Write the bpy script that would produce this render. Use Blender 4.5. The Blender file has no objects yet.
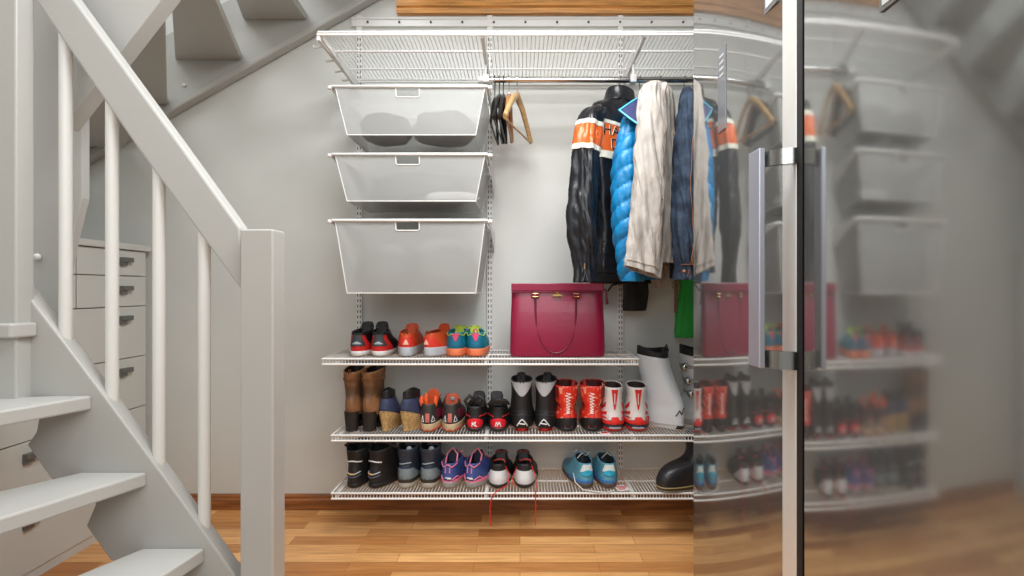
import bpy, math, random
from mathutils import Vector, Matrix, noise
random.seed(7)
PI = math.pi
C = bpy.context.scene.collection
F = 530.0; CX = 520.0; CY = 288.0; EYE = 1.02      # the camera measured from the photograph

def P(px, py, d):
    return Vector(((px - CX) / F * d, d, EYE - (py - CY) / F * d))

# ------------------------------------------------------------------ materials
def lin(c):
    c = c / 255.0
    return c / 12.92 if c <= 0.04045 else ((c + 0.055) / 1.055) ** 2.4
def col(rgb): return (lin(rgb[0]), lin(rgb[1]), lin(rgb[2]), 1)

def mat(name, rgb, rough=0.5, metal=0.0, bump=0.0, bscale=60.0, var=0.0, vscale=8.0, stretch=(1, 1, 1), coat=0.0, rgb2=None, sheen=0.0, aniso=0.0):
    m = bpy.data.materials.new(name); m.use_nodes = True
    nt = m.node_tree; b = nt.nodes['Principled BSDF']
    b.inputs['Base Color'].default_value = col(rgb)
    b.inputs['Roughness'].default_value = rough
    b.inputs['Metallic'].default_value = metal
    if coat: b.inputs['Coat Weight'].default_value = coat
    if sheen: b.inputs['Sheen Weight'].default_value = sheen
    tc = nt.nodes.new('ShaderNodeTexCoord'); mp = nt.nodes.new('ShaderNodeMapping')
    mp.inputs['Scale'].default_value = stretch
    nt.links.new(tc.outputs['Object'], mp.inputs['Vector'])
    if var or rgb2:
        n = nt.nodes.new('ShaderNodeTexNoise'); n.inputs['Scale'].default_value = vscale; n.inputs['Detail'].default_value = 4
        r = nt.nodes.new('ShaderNodeValToRGB')
        c2 = rgb2 if rgb2 else tuple(max(0, v * (1 - var)) for v in rgb)
        r.color_ramp.elements[0].color = col(c2); r.color_ramp.elements[1].color = col(rgb)
        r.color_ramp.elements[0].position = 0.40; r.color_ramp.elements[1].position = 0.58
        nt.links.new(mp.outputs[0], n.inputs['Vector']); nt.links.new(n.outputs['Fac'], r.inputs[0])
        nt.links.new(r.outputs[0], b.inputs['Base Color'])
    if bump:
        n2 = nt.nodes.new('ShaderNodeTexNoise'); n2.inputs['Scale'].default_value = bscale; n2.inputs['Detail'].default_value = 3
        bp = nt.nodes.new('ShaderNodeBump'); bp.inputs['Strength'].default_value = bump; bp.inputs['Distance'].default_value = 0.004
        nt.links.new(mp.outputs[0], n2.inputs['Vector']); nt.links.new(n2.outputs['Fac'], bp.inputs['Height'])
        nt.links.new(bp.outputs[0], b.inputs['Normal'])
    return m

M = {}
M['wall'] = mat('wall_paint', (212, 213, 208), 0.75, bump=0.06, bscale=40, var=0.02, vscale=2)
M['stair'] = mat('stair_paint', (174, 173, 168), 0.38, bump=0.05, bscale=14, stretch=(1, 1, 12))
M['balus'] = mat('baluster_paint', (214, 214, 209), 0.35)
M['chest'] = mat('chest_paint', (198, 198, 192), 0.45, bump=0.08, bscale=20, stretch=(1, 1, 8))
M['chestdark'] = mat('chest_gap', (70, 70, 68), 0.8)
M['handle_grey'] = mat('handle_grey', (120, 120, 116), 0.4, metal=0.6)
M['wire'] = mat('white_epoxy', (232, 231, 228), 0.35)
M['slot'] = mat('slot_dark', (75, 75, 75), 0.8)
M['chrome'] = mat('chrome', (200, 200, 200), 0.15, metal=1)
M['white_ceiling'] = mat('ceiling_paint', (235, 235, 232), 0.8)
M['ceil_wood'] = mat('pine_beam', (226, 160, 86), 0.4, var=0.18, vscale=9, stretch=(0.6, 8, 14), bump=0.1, bscale=30)
M['base_wood'] = mat('baseboard_wood', (160, 98, 52), 0.35, var=0.2, vscale=6, stretch=(0.8, 8, 10))
M['black'] = mat('black_plastic', (22, 22, 24), 0.4)
M['wood'] = mat('hanger_wood', (205, 165, 112), 0.4, var=0.12, vscale=20, stretch=(1, 1, 6))
M['wood2'] = mat('hanger_wood_dark', (180, 125, 75), 0.4)
M['leather'] = mat('black_leather', (26, 28, 34), 0.33, bump=0.35, bscale=55, var=0.3, vscale=12)
M['leather_rib'] = mat('ribbed_leather', (22, 23, 28), 0.4, bump=0.8, bscale=150)
M['orange'] = mat('orange_leather', (216, 98, 36), 0.38, bump=0.2, bscale=60)
M['cream'] = mat('cream_leather', (228, 226, 208), 0.45)
M['puffer'] = mat('cyan_nylon', (12, 128, 186), 0.42, bump=0.35, bscale=70, var=0.12, vscale=20)
M['pufferdark'] = mat('navy_lining', (46, 52, 96), 0.6, bump=0.4, bscale=60)
M['puffer_edge'] = mat('cyan_piping', (88, 200, 230), 0.45)
M['linen'] = mat('beige_linen', (182, 174, 166), 0.88, bump=0.9, bscale=55, var=0.10, vscale=22, stretch=(1, 1, .5))
M['linen_seam'] = mat('linen_seam', (160, 142, 128), 0.85)
M['brass'] = mat('brass_button', (150, 120, 70), 0.35, metal=.8)
M['denim'] = mat('dark_denim', (58, 74, 94), 0.85, bump=0.6, bscale=90, rgb2=(32, 44, 62), vscale=16)
M['stitch'] = mat('orange_stitch', (190, 120, 70), 0.7)
M['blackcloth'] = mat('black_cloth', (18, 19, 24), 0.7, bump=0.4, bscale=50)
M['green'] = mat('green_cloth', (30, 165, 62), 0.6, bump=0.4, bscale=25)
M['belt'] = mat('belt_leather', (120, 88, 62), 0.5)
M['crimson'] = mat('crimson_leather', (138, 14, 56), 0.34, bump=0.1, bscale=90, coat=0.1)
M['crimson_dark'] = mat('crimson_trim', (110, 10, 46), 0.38)
M['gold'] = mat('gold', (212, 178, 110), 0.25, metal=1)
M['bundle'] = mat('grey_bundle', (110, 110, 110), 0.8, bump=0.5, bscale=20)
M['bundle_dark'] = mat('dark_bundle', (70, 71, 74), 0.8, bump=0.5, bscale=20)
M['bundle_white'] = mat('white_bundle', (225, 225, 222), 0.7, bump=0.9, bscale=40)
M['fridge_side'] = mat('fridge_side', (120, 122, 122), 0.4, metal=0.7)
M['gasket'] = mat('gasket', (18, 18, 18), 0.7)
M['alu'] = mat('brushed_aluminium', (222, 222, 218), 0.38, metal=.4, bump=0.05, bscale=60, stretch=(20, 20, 1))
M['alu_blue'] = mat('satin_handle', (185, 188, 200), 0.4, metal=.75)
M['bracket'] = mat('handle_bracket', (150, 150, 146), 0.2, metal=1)
M['display'] = mat('display_glass', (104, 106, 110), 0.15)
M['badge'] = mat('badge_white', (190, 191, 190), 0.4)

# brushed steel: vertical streaks bend the reflections slightly
def steel(name, rough, strength):
    m = bpy.data.materials.new(name); m.use_nodes = True
    nt = m.node_tree; b = nt.nodes['Principled BSDF']
    b.inputs['Base Color'].default_value = col((168, 169, 167)); b.inputs['Metallic'].default_value = .86
    b.inputs['Roughness'].default_value = rough
    tc = nt.nodes.new('ShaderNodeTexCoord'); mp = nt.nodes.new('ShaderNodeMapping'); mp.inputs['Scale'].default_value = (1, 160, 1.0)
    n = nt.nodes.new('ShaderNodeTexNoise'); n.inputs['Scale'].default_value = 2; n.inputs['Detail'].default_value = 2
    bp = nt.nodes.new('ShaderNodeBump'); bp.inputs['Strength'].default_value = strength; bp.inputs['Distance'].default_value = 0.0004
    rr = nt.nodes.new('ShaderNodeMapRange'); rr.inputs['To Min'].default_value = rough * 0.8; rr.inputs['To Max'].default_value = rough * 1.3
    nt.links.new(tc.outputs['Object'], mp.inputs[0]); nt.links.new(mp.outputs[0], n.inputs['Vector'])
    nt.links.new(n.outputs['Fac'], bp.inputs['Height']); nt.links.new(bp.outputs[0], b.inputs['Normal'])
    nt.links.new(n.outputs['Fac'], rr.inputs[0]); nt.links.new(rr.outputs[0], b.inputs['Roughness'])
    return m
M['steel_far'] = steel('steel_far', 0.06, 0.03)
M['steel_near'] = steel('steel_near', 0.075, 0.03)

def floor_mat():
    m = bpy.data.materials.new('parquet'); m.use_nodes = True
    nt = m.node_tree; b = nt.nodes['Principled BSDF']; b.inputs['Roughness'].default_value = 0.32
    tc = nt.nodes.new('ShaderNodeTexCoord')
    br = nt.nodes.new('ShaderNodeTexBrick')
    br.offset = 0.37; br.offset_frequency = 2; br.squash = 1.0
    br.inputs['Scale'].default_value = 1.0
    br.inputs['Brick Width'].default_value = 0.46; br.inputs['Row Height'].default_value = 0.068
    br.inputs['Mortar Size'].default_value = 0.0009; br.inputs['Mortar Smooth'].default_value = 0.3
    br.inputs['Color1'].default_value = col((178, 116, 62)); br.inputs['Color2'].default_value = col((250, 198, 134))
    br.inputs['Mortar'].default_value = col((140, 88, 48)); br.inputs['Bias'].default_value = -0.1
    nt.links.new(tc.outputs['Object'], br.inputs['Vector'])
    mp = nt.nodes.new('ShaderNodeMapping'); mp.inputs['Scale'].default_value = (2.2, 26, 1)
    n = nt.nodes.new('ShaderNodeTexNoise'); n.inputs['Scale'].default_value = 2.5; n.inputs['Detail'].default_value = 6; n.inputs['Distortion'].default_value = .4
    nt.links.new(tc.outputs['Object'], mp.inputs[0]); nt.links.new(mp.outputs[0], n.inputs['Vector'])
    r = nt.nodes.new('ShaderNodeValToRGB'); r.color_ramp.elements[0].color = (.74, .66, .58, 1); r.color_ramp.elements[1].color = (1.1, 1.06, 1.0, 1)
    r.color_ramp.elements[0].position = .3; r.color_ramp.elements[1].position = .65
    nt.links.new(n.outputs['Fac'], r.inputs[0])
    mx = nt.nodes.new('ShaderNodeMix'); mx.data_type = 'RGBA'; mx.blend_type = 'MULTIPLY'; mx.inputs[0].default_value = .85
    nt.links.new(br.outputs['Color'], mx.inputs[6]); nt.links.new(r.outputs[0], mx.inputs[7])
    nt.links.new(mx.outputs[2], b.inputs['Base Color'])
    return m
M['floor'] = floor_mat()

M['mesh'] = mat('basket_mesh', (186, 187, 184), .55); M['mesh'].node_tree.nodes['Principled BSDF'].inputs['Alpha'].default_value = .62

def splat(name, rgb, rgb2, scale):
    m = mat(name, rgb, 0.45)
    nt = m.node_tree; b = nt.nodes['Principled BSDF']
    tc = nt.nodes.new('ShaderNodeTexCoord'); v = nt.nodes.new('ShaderNodeTexNoise'); v.inputs['Scale'].default_value = scale; v.inputs['Detail'].default_value = 2; v.inputs['Distortion'].default_value = 1.5
    r = nt.nodes.new('ShaderNodeValToRGB'); r.color_ramp.interpolation = 'CONSTANT'
    r.color_ramp.elements[0].color = col(rgb); r.color_ramp.elements[1].color = col(rgb2); r.color_ramp.elements[1].position = .57
    nt.links.new(tc.outputs['Object'], v.inputs['Vector']); nt.links.new(v.outputs['Fac'], r.inputs[0]); nt.links.new(r.outputs[0], b.inputs['Base Color'])
    return m
def cm(rgb, rough=0.55, bump=0.25, bscale=120, **k):
    key = ('c',) + tuple(rgb) + (rough,)
    if key not in M: M[key] = mat('paint_%02x%02x%02x' % tuple(rgb), rgb, rough, bump=bump, bscale=bscale, **k)
    return M[key]

# ------------------------------------------------------------------ mesh builder
class MB:
    def __init__(s): s.v = []; s.f = []
    def add(s, vs, fs):
        o = len(s.v); s.v += [Vector(p) for p in vs]; s.f += [tuple(i + o for i in f) for f in fs]; return s
    def box(s, lo, hi, rot=None, c=None):
        x0, y0, z0 = lo; x1, y1, z1 = hi
        vs = [Vector(p) for p in ((x0,y0,z0),(x1,y0,z0),(x1,y1,z0),(x0,y1,z0),(x0,y0,z1),(x1,y0,z1),(x1,y1,z1),(x0,y1,z1))]
        if rot is not None:
            c = Vector(c) if c else sum(vs, Vector()) / 8
            vs = [c + rot @ (p - c) for p in vs]
        return s.add(vs, [(0,3,2,1),(4,5,6,7),(0,1,5,4),(1,2,6,5),(2,3,7,6),(3,0,4,7)])
    def prism(s, pts, off):
        # closed polygon swept by the vector off
        n = len(pts); a = [Vector(p) for p in pts]; off = Vector(off)
        return s.add(a + [p + off for p in a], [tuple(range(n)), tuple(range(2*n-1, n-1, -1))] + [(i, i+n, (i+1) % n + n, (i+1) % n) for i in range(n)])
    def tube(s, pts, r, n=8, closed=False, flat=1.0, cap=True):
        pts = [Vector(p) for p in pts]; m = len(pts); rs = r if isinstance(r, (list, tuple)) else [r] * m
        vs = []; up = None
        for i, p in enumerate(pts):
            if closed: t = pts[(i+1) % m] - pts[i-1]
            else: t = pts[min(i+1, m-1)] - pts[max(i-1, 0)]
            t.normalize()
            if up is None:
                up = Vector((0, 0, 1)) if abs(t.z) < .9 else Vector((0, 1, 0))
            a = t.cross(up)
            if a.length < 1e-5: a = t.orthogonal()
            a.normalize(); b = a.cross(t).normalized(); up = b
            for k in range(n):
                th = 2 * PI * k / n
                vs.append(p + (a * math.cos(th) + b * math.sin(th) * flat) * rs[i])
        fs = []
        for i in range(m if closed else m - 1):
            j = (i + 1) % m
            for k in range(n):
                fs.append((i*n+k, i*n+(k+1) % n, j*n+(k+1) % n, j*n+k))
        if not closed and cap:
            fs.append(tuple(range(n-1, -1, -1))); fs.append(tuple((m-1)*n+k for k in range(n)))
        return s.add(vs, fs)
    def sphere(s, c, r, n=10, sc=(1, 1, 1)):
        c = Vector(c); vs = []; fs = []
        for i in range(n+1):
            a = PI * i / n
            for k in range(2*n):
                t = PI * k / n
                vs.append(c + Vector((math.sin(a)*math.cos(t)*sc[0], math.sin(a)*math.sin(t)*sc[1], math.cos(a)*sc[2])) * r)
        for i in range(n):
            for k in range(2*n):
                fs.append((i*2*n+k, (i+1)*2*n+k, (i+1)*2*n+(k+1) % (2*n), i*2*n+(k+1) % (2*n)))
        return s.add(vs, fs)
    def build(s, name, m, parent=None, smooth=False, bevel=0, world=False, solid=0):
        vs = s.v
        if parent is not None and world:
            inv = wmat(parent).inverted(); vs = [inv @ p for p in vs]
        me = bpy.data.meshes.new(name); me.from_pydata([tuple(p) for p in vs], [], s.f)
        bm_fix(me); me.materials.append(m)
        if smooth:
            for p in me.polygons: p.use_smooth = True
            try: me.set_sharp_from_angle(angle=math.radians(50))
            except Exception: pass
        o = bpy.data.objects.new(name, me); C.objects.link(o)
        if parent is not None: o.parent = parent
        if bevel:
            b = o.modifiers.new('bevel', 'BEVEL'); b.width = bevel; b.segments = 2; b.limit_method = 'ANGLE'
        if solid:
            b = o.modifiers.new('solid', 'SOLIDIFY'); b.thickness = solid; b.offset = -1
        return o
def bm_fix(me):
    import bmesh
    b = bmesh.new(); b.from_mesh(me); bmesh.ops.remove_doubles(b, verts=b.verts, dist=1e-6); bmesh.ops.recalc_face_normals(b, faces=b.faces); b.to_mesh(me); b.free()
def wmat(o):
    m = Matrix.Translation(o.location) @ o.rotation_euler.to_matrix().to_4x4()
    return wmat(o.parent) @ m if o.parent else m
def thing(name, label, cat, loc=(0, 0, 0), rotz=0, group=None):
    o = bpy.data.objects.new(name, None); C.objects.link(o); o.empty_display_size = .05
    o.location = loc; o.rotation_euler = (0, 0, rotz); return tag(o, label, cat, group)
def tag(o, label, cat, group=None):
    o['label'] = label; o['category'] = cat
    if group: o['group'] = group
    return o
def struct(mb, name, m, **k):
    o = mb.build(name, m, **k); o['kind'] = 'structure'; return o

# ------------------------------------------------------------------ surfaces made of interpolated sections
def cat(a, b, c, d, t):
    return .5 * ((2*b) + (-a + c)*t + (2*a - 5*b + 4*c - d)*t*t + (-a + 3*b - 3*c + d)*t**3)
class Surf:
    def __init__(s, levels, fn): s.L = levels; s.fn = fn
    def par(s, u):
        n = len(s.L) - 1; x = min(max(u, 0), 1) * n; i = min(int(x), n - 1); t = x - i
        g = lambda k: s.L[min(max(k, 0), n)]
        return [cat(a, b, c, d, t) for a, b, c, d in zip(g(i-1), g(i), g(i+1), g(i+2))]
    def p(s, u, th): return s.fn(s.par(u), u, th)
    def nrm(s, u, th):
        e = .01; du = s.p(min(u+e, 1), th) - s.p(max(u-e, 0), th); dt = s.p(u, th+e) - s.p(u, th-e)
        n = dt.cross(du)
        if n.length < 1e-9: return Vector((0, 0, 1))
        n.normalize()
        mid = sum((s.p(u, th + k*PI/2) for k in range(4)), Vector()) / 4
        if n.dot(s.p(u, th) - mid) < 0: n = -n
        return n
    def mesh(s, mb, nu=16, nt=36, u0=0, u1=1, cap0=False, cap1=False):
        vs = [s.p(u0 + (u1-u0)*i/nu, 2*PI*k/nt) for i in range(nu+1) for k in range(nt)]
        fs = [(i*nt+k, i*nt+(k+1) % nt, (i+1)*nt+(k+1) % nt, (i+1)*nt+k) for i in range(nu) for k in range(nt)]
        if cap0: fs.append(tuple(range(nt)))
        if cap1: fs.append(tuple(nu*nt+k for k in range(nt)))
        mb.add(vs, fs); return vs
    def patch(s, mb, u0, u1, tc, hw, shape='rect', off=.002, nu=8, nt=8, slope=0):
        W = {'rect': lambda v: 1, 'ell': lambda v: math.sqrt(max(.02, 1-(2*v-1)**2)), 'tri': lambda v: 1.02-v, 'vee': lambda v: .06+.94*v,
             'trap': lambda v: 1-.45*v, 'arch': lambda v: math.sqrt(max(.03, 1-v*v))}[shape]
        g = []
        for i in range(nu+3):
            v = min(max((i-1)/nu, 0), 1); row = []
            for k in range(nt+3):
                w = min(max((k-1)/nt, 0), 1); th = tc + hw * W(v) * (2*w-1)
                u = u0 + (u1-u0)*v + slope*(2*w-1)
                o = -.0015 if i in (0, nu+2) or k in (0, nt+2) else off
                row.append(s.p(u, th) + s.nrm(u, th) * o)
            g.append(row)
        m = nt+3
        return mb.add([p for r in g for p in r], [(i*m+k, i*m+k+1, (i+1)*m+k+1, (i+1)*m+k) for i in range(nu+2) for k in range(m-1)])
    def line(s, mb, pts, w, off=.0015, n=5, sub=4):
        q = []
        for a, b in zip(pts[:-1], pts[1:]):
            for k in range(sub):
                t = k/sub; q.append((a[0]+(b[0]-a[0])*t, a[1]+(b[1]-a[1])*t))
        q.append(pts[-1])
        return mb.tube([s.p(u, th) + s.nrm(u, th)*off for u, th in q], w, n)

# ================================================================== SETTING
DW = 2.45
struct(MB().box((-2.3, -2.2, -.08), (1.35, DW+.1, 0)), 'floor', M['floor'])
struct(MB().box((-2.3, DW, 0), (1.35, DW+.1, 3.4)), 'wall_back', M['wall'])
struct(MB().box((-2.3, -2.2, 0), (-2.2, DW, 3.4)), 'wall_left', M['wall'])
struct(MB().box((1.25, -2.2, 0), (1.35, DW, 3.4)), 'wall_right', M['wall'])
struct(MB().box((-.52, -2.2, 2.42), (1.25, DW, 2.5)), 'ceiling', M['white_ceiling'])
struct(MB().prism([(-1.69, DW, 0), (-1.69, DW-.018, 0), (-1.69, DW-.018, .045), (-1.69, DW-.012, .052), (-1.69, DW-.012, .062), (-1.69, DW-.004, .07), (-1.69, DW, .07)], (2.94, 0, 0)), 'baseboard_back', M['base_wood'])
struct(MB().prism([(-.565, DW, 2.278), (-.565, DW-.028, 2.278), (-.565, DW-.03, 2.30), (-.565, DW-.02, 2.305), (-.565, DW-.03, 2.312), (-.565, DW-.034, 2.42), (-.565, DW, 2.42)], (1.81, 0, 0)), 'trim_1', M['ceil_wood'])

# ================================================================== STAIRCASE
st = thing('staircase', 'grey painted open-tread winder staircase with handrail and round white balusters', 'staircase', (-.66, 1.36, 0))
S = dict(parent=st, world=True)
YS = 1.35
def pl(pts, d): return [P(x, y, d) for x, y in pts]
topline = lambda x: 432 + (x - 132) * (576 - 432) / (235 - 132) if x > 108 else 288 + (x - 22) * 112 / 86
# stringer with its saw-toothed lower edge
MB().prism(pl([(15, 279), (22, 288), (65, 344), (108, 401), (170, 485), (243, 587), (243, 655), (228, 655), (200, 640), (152, 600), (133, 592), (140, 575), (110, 560), (86, 526),
              (95, 505), (98, 490), (51, 479), (27, 445), (36, 432), (40, 410), (15, 400)], YS), (0, .042, 0)).build('stringer', M['stair'], bevel=.004, **S)
# newel post and upper post
MB().box((-.703, 1.33, 0), (-.620, 1.40, 1.168)).build('newel_post', M['stair'], bevel=.004, **S)
MB().box((-1.335, 1.31, .72), (-1.246, 1.360, 2.6)).build('newel_post', M['stair'], bevel=.004, **S)
# handrail
a0 = P(35-68, -100, 1.355); 
MB().prism(pl([(-33, -101), (2, -101), (75, 0), (180, 144), (240.5, 228), (240.5, 290), (137, 148), (35, 0)], 1.355), (0, .046, 0)).build('handrail', M['stair'], bevel=.006, **S)
# balusters
for px in (64.5, 111, 158, 203.5):
    x = (px - CX) / F * 1.372
    pb = 288 + (px+3 - 22) * 1.335
    top = P(px, (px - 35) * 1.42, 1.372).z + .02
    bot = P(px, pb, 1.372).z - .015
    MB().tube([(x, 1.376, bot), (x, 1.376, top)], .0148, 20).build('baluster', M['balus'], smooth=True, **S)
# lower treads
def tread(pts, top, th=.036):
    MB().prism([(x, y, top - th) for x, y in pts], (0, 0, th)).build('tread', M['stair'], bevel=.005, **S)
tread([(-.835, YS), (-.672, 1.33), (-.665, .5), (-1.02, .5)], .17)
tread([(-.959, YS), (-.803, YS), (-.935, .5), (-1.37, .5)], .358)
tread([(-1.116, YS), (-.95, YS), (-1.297, .5), (-1.69, .5)], .551)
tread([(-1.175, YS), (-1.09, YS), (-1.43, .5), (-2.17, .5), (-2.17, 1.13)], .746)
tread([(-1.36, YS+.02), (-1.36, 1.31), (-1.228, 1.31), (-1.228, YS-.005), (-1.228, 1.29), (-2.18, 1.22), (-2.18, 1.56), (-1.50, 1.56)][0:1] + [(-1.258, YS+.0), (-1.228, YS), (-1.24, 1.29), (-2.18, 1.2), (-2.18, 1.58), (-1.40, 1.58)], .933)
# near stringer carries the treads' other ends
MB().prism([(-.62, .46, 0), (-.62, .46, .16), (-1.9, .46, 1.05), (-2.2, .46, 1.05), (-2.2, .46, .55), (-1.35, .46, .12), (-1.0, .46, 0)], (0, .042, 0)).build('stringer', M['stair'], bevel=.004, **S)
# panel behind the railing
pp = MB().prism(pl([(10, -140), (82, -140), (82, 198), (72, 238), (60, 300), (60, 385), (10, 385)], 1.6), (0, .03, 0)).build('side_panel', M['stair'], bevel=.003, **S)
MB().sphere(P(37, 257, 1.592), .011, 8, (1, .8, 1)).build('screw_cap', M['balus'], parent=pp, world=True, smooth=True)
# inner stringer of the winding upper flight
MB().prism([(-1.257, 1.455, 1.462), (-.70, 1.455, 2.177), (-.70, 1.455, 2.62), (-1.05, 1.455, 2.62), (-1.257, 1.455, 2.45)], (0, .055, 0)).build('inner_stringer', M['stair'], bevel=.003, **S)
# upper winders fan out round (-.9, 1.34)
FC = (-.9, 1.34)
def ray(deg, r=None):
    a = math.radians(deg); dx, dy = math.cos(a), math.sin(a)
    if r: return (FC[0] + dx*r, FC[1] + dy*r)
    t = 9
    if dx < 0: t = min(t, (-2.185 - FC[0]) / dx)
    if dy > 0: t = min(t, (2.405 - FC[1]) / dy)
    return (FC[0] + dx*t, FC[1] + dy*t)
def xw(x): return math.degrees(math.atan2(2.405 - FC[1], x - FC[0]))
edges = [(186, 170, 1.09), (172, 156, 1.28), (158, 143, 1.47), (146, 130, 1.655), (xw(-1.90), xw(-1.60), 1.85), (xw(-1.565), xw(-1.265), 2.055), (xw(-1.255), xw(-.97), 2.237), (xw(-.98), xw(-.70), 2.43)]
for a1, a2, h in edges:
    r0 = .78 if h < 1.5 else (.55 if h < 1.7 else .28)
    q = [ray(a1, r0), ray(a1)]
    corner = (-2.185, 2.405)
    ca = math.degrees(math.atan2(corner[1]-FC[1], corner[0]-FC[0]))
    if a2 < ca < a1: q.append(corner)
    q += [ray(a2), ray(a2, r0)]
    MB().prism([(x, y, h) for x, y in q], (0, 0, .036)).build('tread', M['stair'], bevel=.004, **S)
# outer stringer along the back wall, with the moulding under it
def wl(x, y, d=DW-.04): return P(x, y, d)
s0 = wl(-60, 243); s1 = wl(392, -14)
ob = MB().prism([s0, s1, s1 + Vector((0, 0, .36)), s0 + Vector((0, 0, .36))], (0, .036, 0)).build('outer_stringer', M['stair'], bevel=.003, **S)
MB().prism([s0 + Vector((0, -.02, -.012)), s1 + Vector((0, -.02, -.012)), s1 + Vector((0, -.02, .022)), s0 + Vector((0, -.02, .022))], (0, .05, 0)).build('moulding', M['stair'], parent=ob, world=True, bevel=.006)
MB().sphere(P(184, 85, 2.405), .008, 8, (1, .6, 1)).build('screw_cap', M['balus'], parent=ob, world=True, smooth=True)

# ================================================================== CHEST OF DRAWERS
XF = -1.70; CY0, CY1 = 1.625, 2.42
ch = thing('chest_of_drawers', 'tall white painted chest of drawers standing behind the stair railing', 'chest of drawers', (-1.94, 2.02, 0))
K = dict(parent=ch, world=True)
MB().box((-2.18, CY0, .0), (XF-.02, CY1, 1.185)).build('carcass', M['chest'], bevel=.002, **K)
MB().box((-2.19, CY0-.012, 1.185), (XF+.012, CY1+.01, 1.212)).build('top', M['chest'], bevel=.004, **K)
MB().box((XF-.02, CY0, 0), (XF-.004, CY1, .035)).build('plinth', M['chest'], **K)
rows = [(.035, .262), (.266, .488), (.492, .714), (.718, .938), (.942, 1.07), (1.074, 1.182)]
for i, (z0, z1) in enumerate(rows):
    spans = [(CY0+.01, 2.028), (2.034, CY1-.012)] if i >= 4 else [(CY0+.01, CY1-.012)]
    for y0, y1 in spans:
        d = MB().box((XF-.018, y0, z0), (XF, y1, z1)).build('drawer', M['chest'], bevel=.0015, **K)
        hs = [y0 + .245] if i >= 4 else [1.84, 2.278]
        for hy in hs:
            hz = z1 - .055 if i < 4 else (z0+z1)/2+.005
            MB().box((XF-.001, hy-.030, hz-.002), (XF+.020, hy+.030, hz+.018)).box((XF-.001, hy-.030, hz-.018), (XF+.012, hy+.004, hz-.002)).build('handle', M['handle_grey'], parent=d, world=True, bevel=.002)

# ================================================================== WALL SHELVING
XS = [-.740, -.139, .462]
hr = MB().box((-.775, DW-.012, 2.222), (1.10, DW, 2.262)).box((-.775, DW-.018, 2.222), (1.10, DW-.012, 2.228)).box((-.775, DW-.018, 2.256), (1.10, DW-.012, 2.262))
hr = tag(hr.build('hang_rail', M['wire'], bevel=.001), 'long white metal hang rail fixed across the top of the back wall', 'rail')
sc = MB()
x = -.70
while x < 1.08:
    sc.tube([(x, DW-.018, 2.242), (x, DW-.011, 2.242)], .005, 8); x += .145
sc.build('screw', M['slot'], parent=hr)
words = ['leftmost slotted white wall upright, behind the left end of the baskets', 'slotted white wall upright between the baskets and the crimson handbag',
         'slotted white wall upright behind the hanging jackets and the red ski boots']
for x, w in zip(XS, words):
    u = MB().box((x-.0125, DW-.014, .16), (x+.0125, DW-.001, 2.275)).build('wall_upright', M['wire'], bevel=.001)
    tag(u, w, 'shelf upright', 'slotted wall uprights')
    sl = MB(); z = .18
    while z < 2.2:
        for dx in (-.006, .006): sl.box((x+dx-.002, DW-.0150, z), (x+dx+.002, DW-.0138, z+.014))
        z += .025
    sl.build('slots', M['slot'], parent=u)

def wire_shelf(label, x0, x1, yf, top, posts, pitch=.0128, lip=.026, depthbars=(.5,), hooks=False):
    yb = DW - .022
    t = thing('wire_shelf', label, 'shelf', ((x0+x1)/2, (yf+yb)/2, top), 0, 'white wire shelves')
    k = dict(parent=t, world=True)
    m = MB(); x = x0 + .004
    while x < x1 - .002:
        m.tube([(x, yb, top-.0015), (x, yf, top-.0015), (x, yf-.001, top-lip)], .0015, 4, cap=False); x += pitch
    m.build('wire_grid', M['wire'], **k)
    r = MB()
    for y, z in [(yf, top-.004), (yf, top-lip), (yb, top-.005)] + [(yf+(yb-yf)*q, top-.006) for q in depthbars]:
        r.tube([(x0, y, z), (x1, y, z)], .0045, 8)
    r.tube([(x0, yf, top-.004), (x0, yb, top-.004)], .0035, 8); r.tube([(x1, yf, top-.004), (x1, yb, top-.004)], .0035, 8)
    r.build('frame_rail', M['wire'], smooth=True, **k)
    for x in posts:
        br = MB().prism([(x-.006, DW-.013, top-.009), (x-.006, yf+.004, top-.009), (x-.006, yf+.004, top-.022), (x-.006, DW-.06, top-.05), (x-.006, DW-.013, top-.075)], (.012, 0, 0))
        br.build('bracket', M['wire'], bevel=.001, **k)
    if hooks:
        hk = MB()
        for q in (.12, .38, .60, .80):
            y = yf + (yb-yf)*q
            hk.tube([(x0, y, top-.03), (x0-.035, y, top-.036), (x0-.04, y, top-.028)], .004, 6)
        hk.build('side_hook', M['wire'], smooth=True, **k)
        MB().box((x0-.006, yf, top-.034), (x0+.006, yb, top-.006)).build('side_rail', M['wire'], bevel=.001, **k)
    return t
wire_shelf('deep white wire shelf highest on the wall above the clothes rail', -.745, 1.10, 1.955, 1.968, XS, depthbars=(.33, .69, .93), hooks=True, pitch=.016, lip=.014)
S1, S2, S3 = .738, .430, .197
wire_shelf('short white wire shelf carrying the crimson handbag and bright trainers', -.797, .478, 2.135, S1, XS[:3])
wire_shelf('long middle white wire shelf carrying the boots and ski boots', -.76, 1.10, 2.135, S2, XS)
wire_shelf('long lowest white wire shelf just above the wooden floor', -.76, 1.10, 2.135, S3, XS, depthbars=(.48,))

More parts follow.
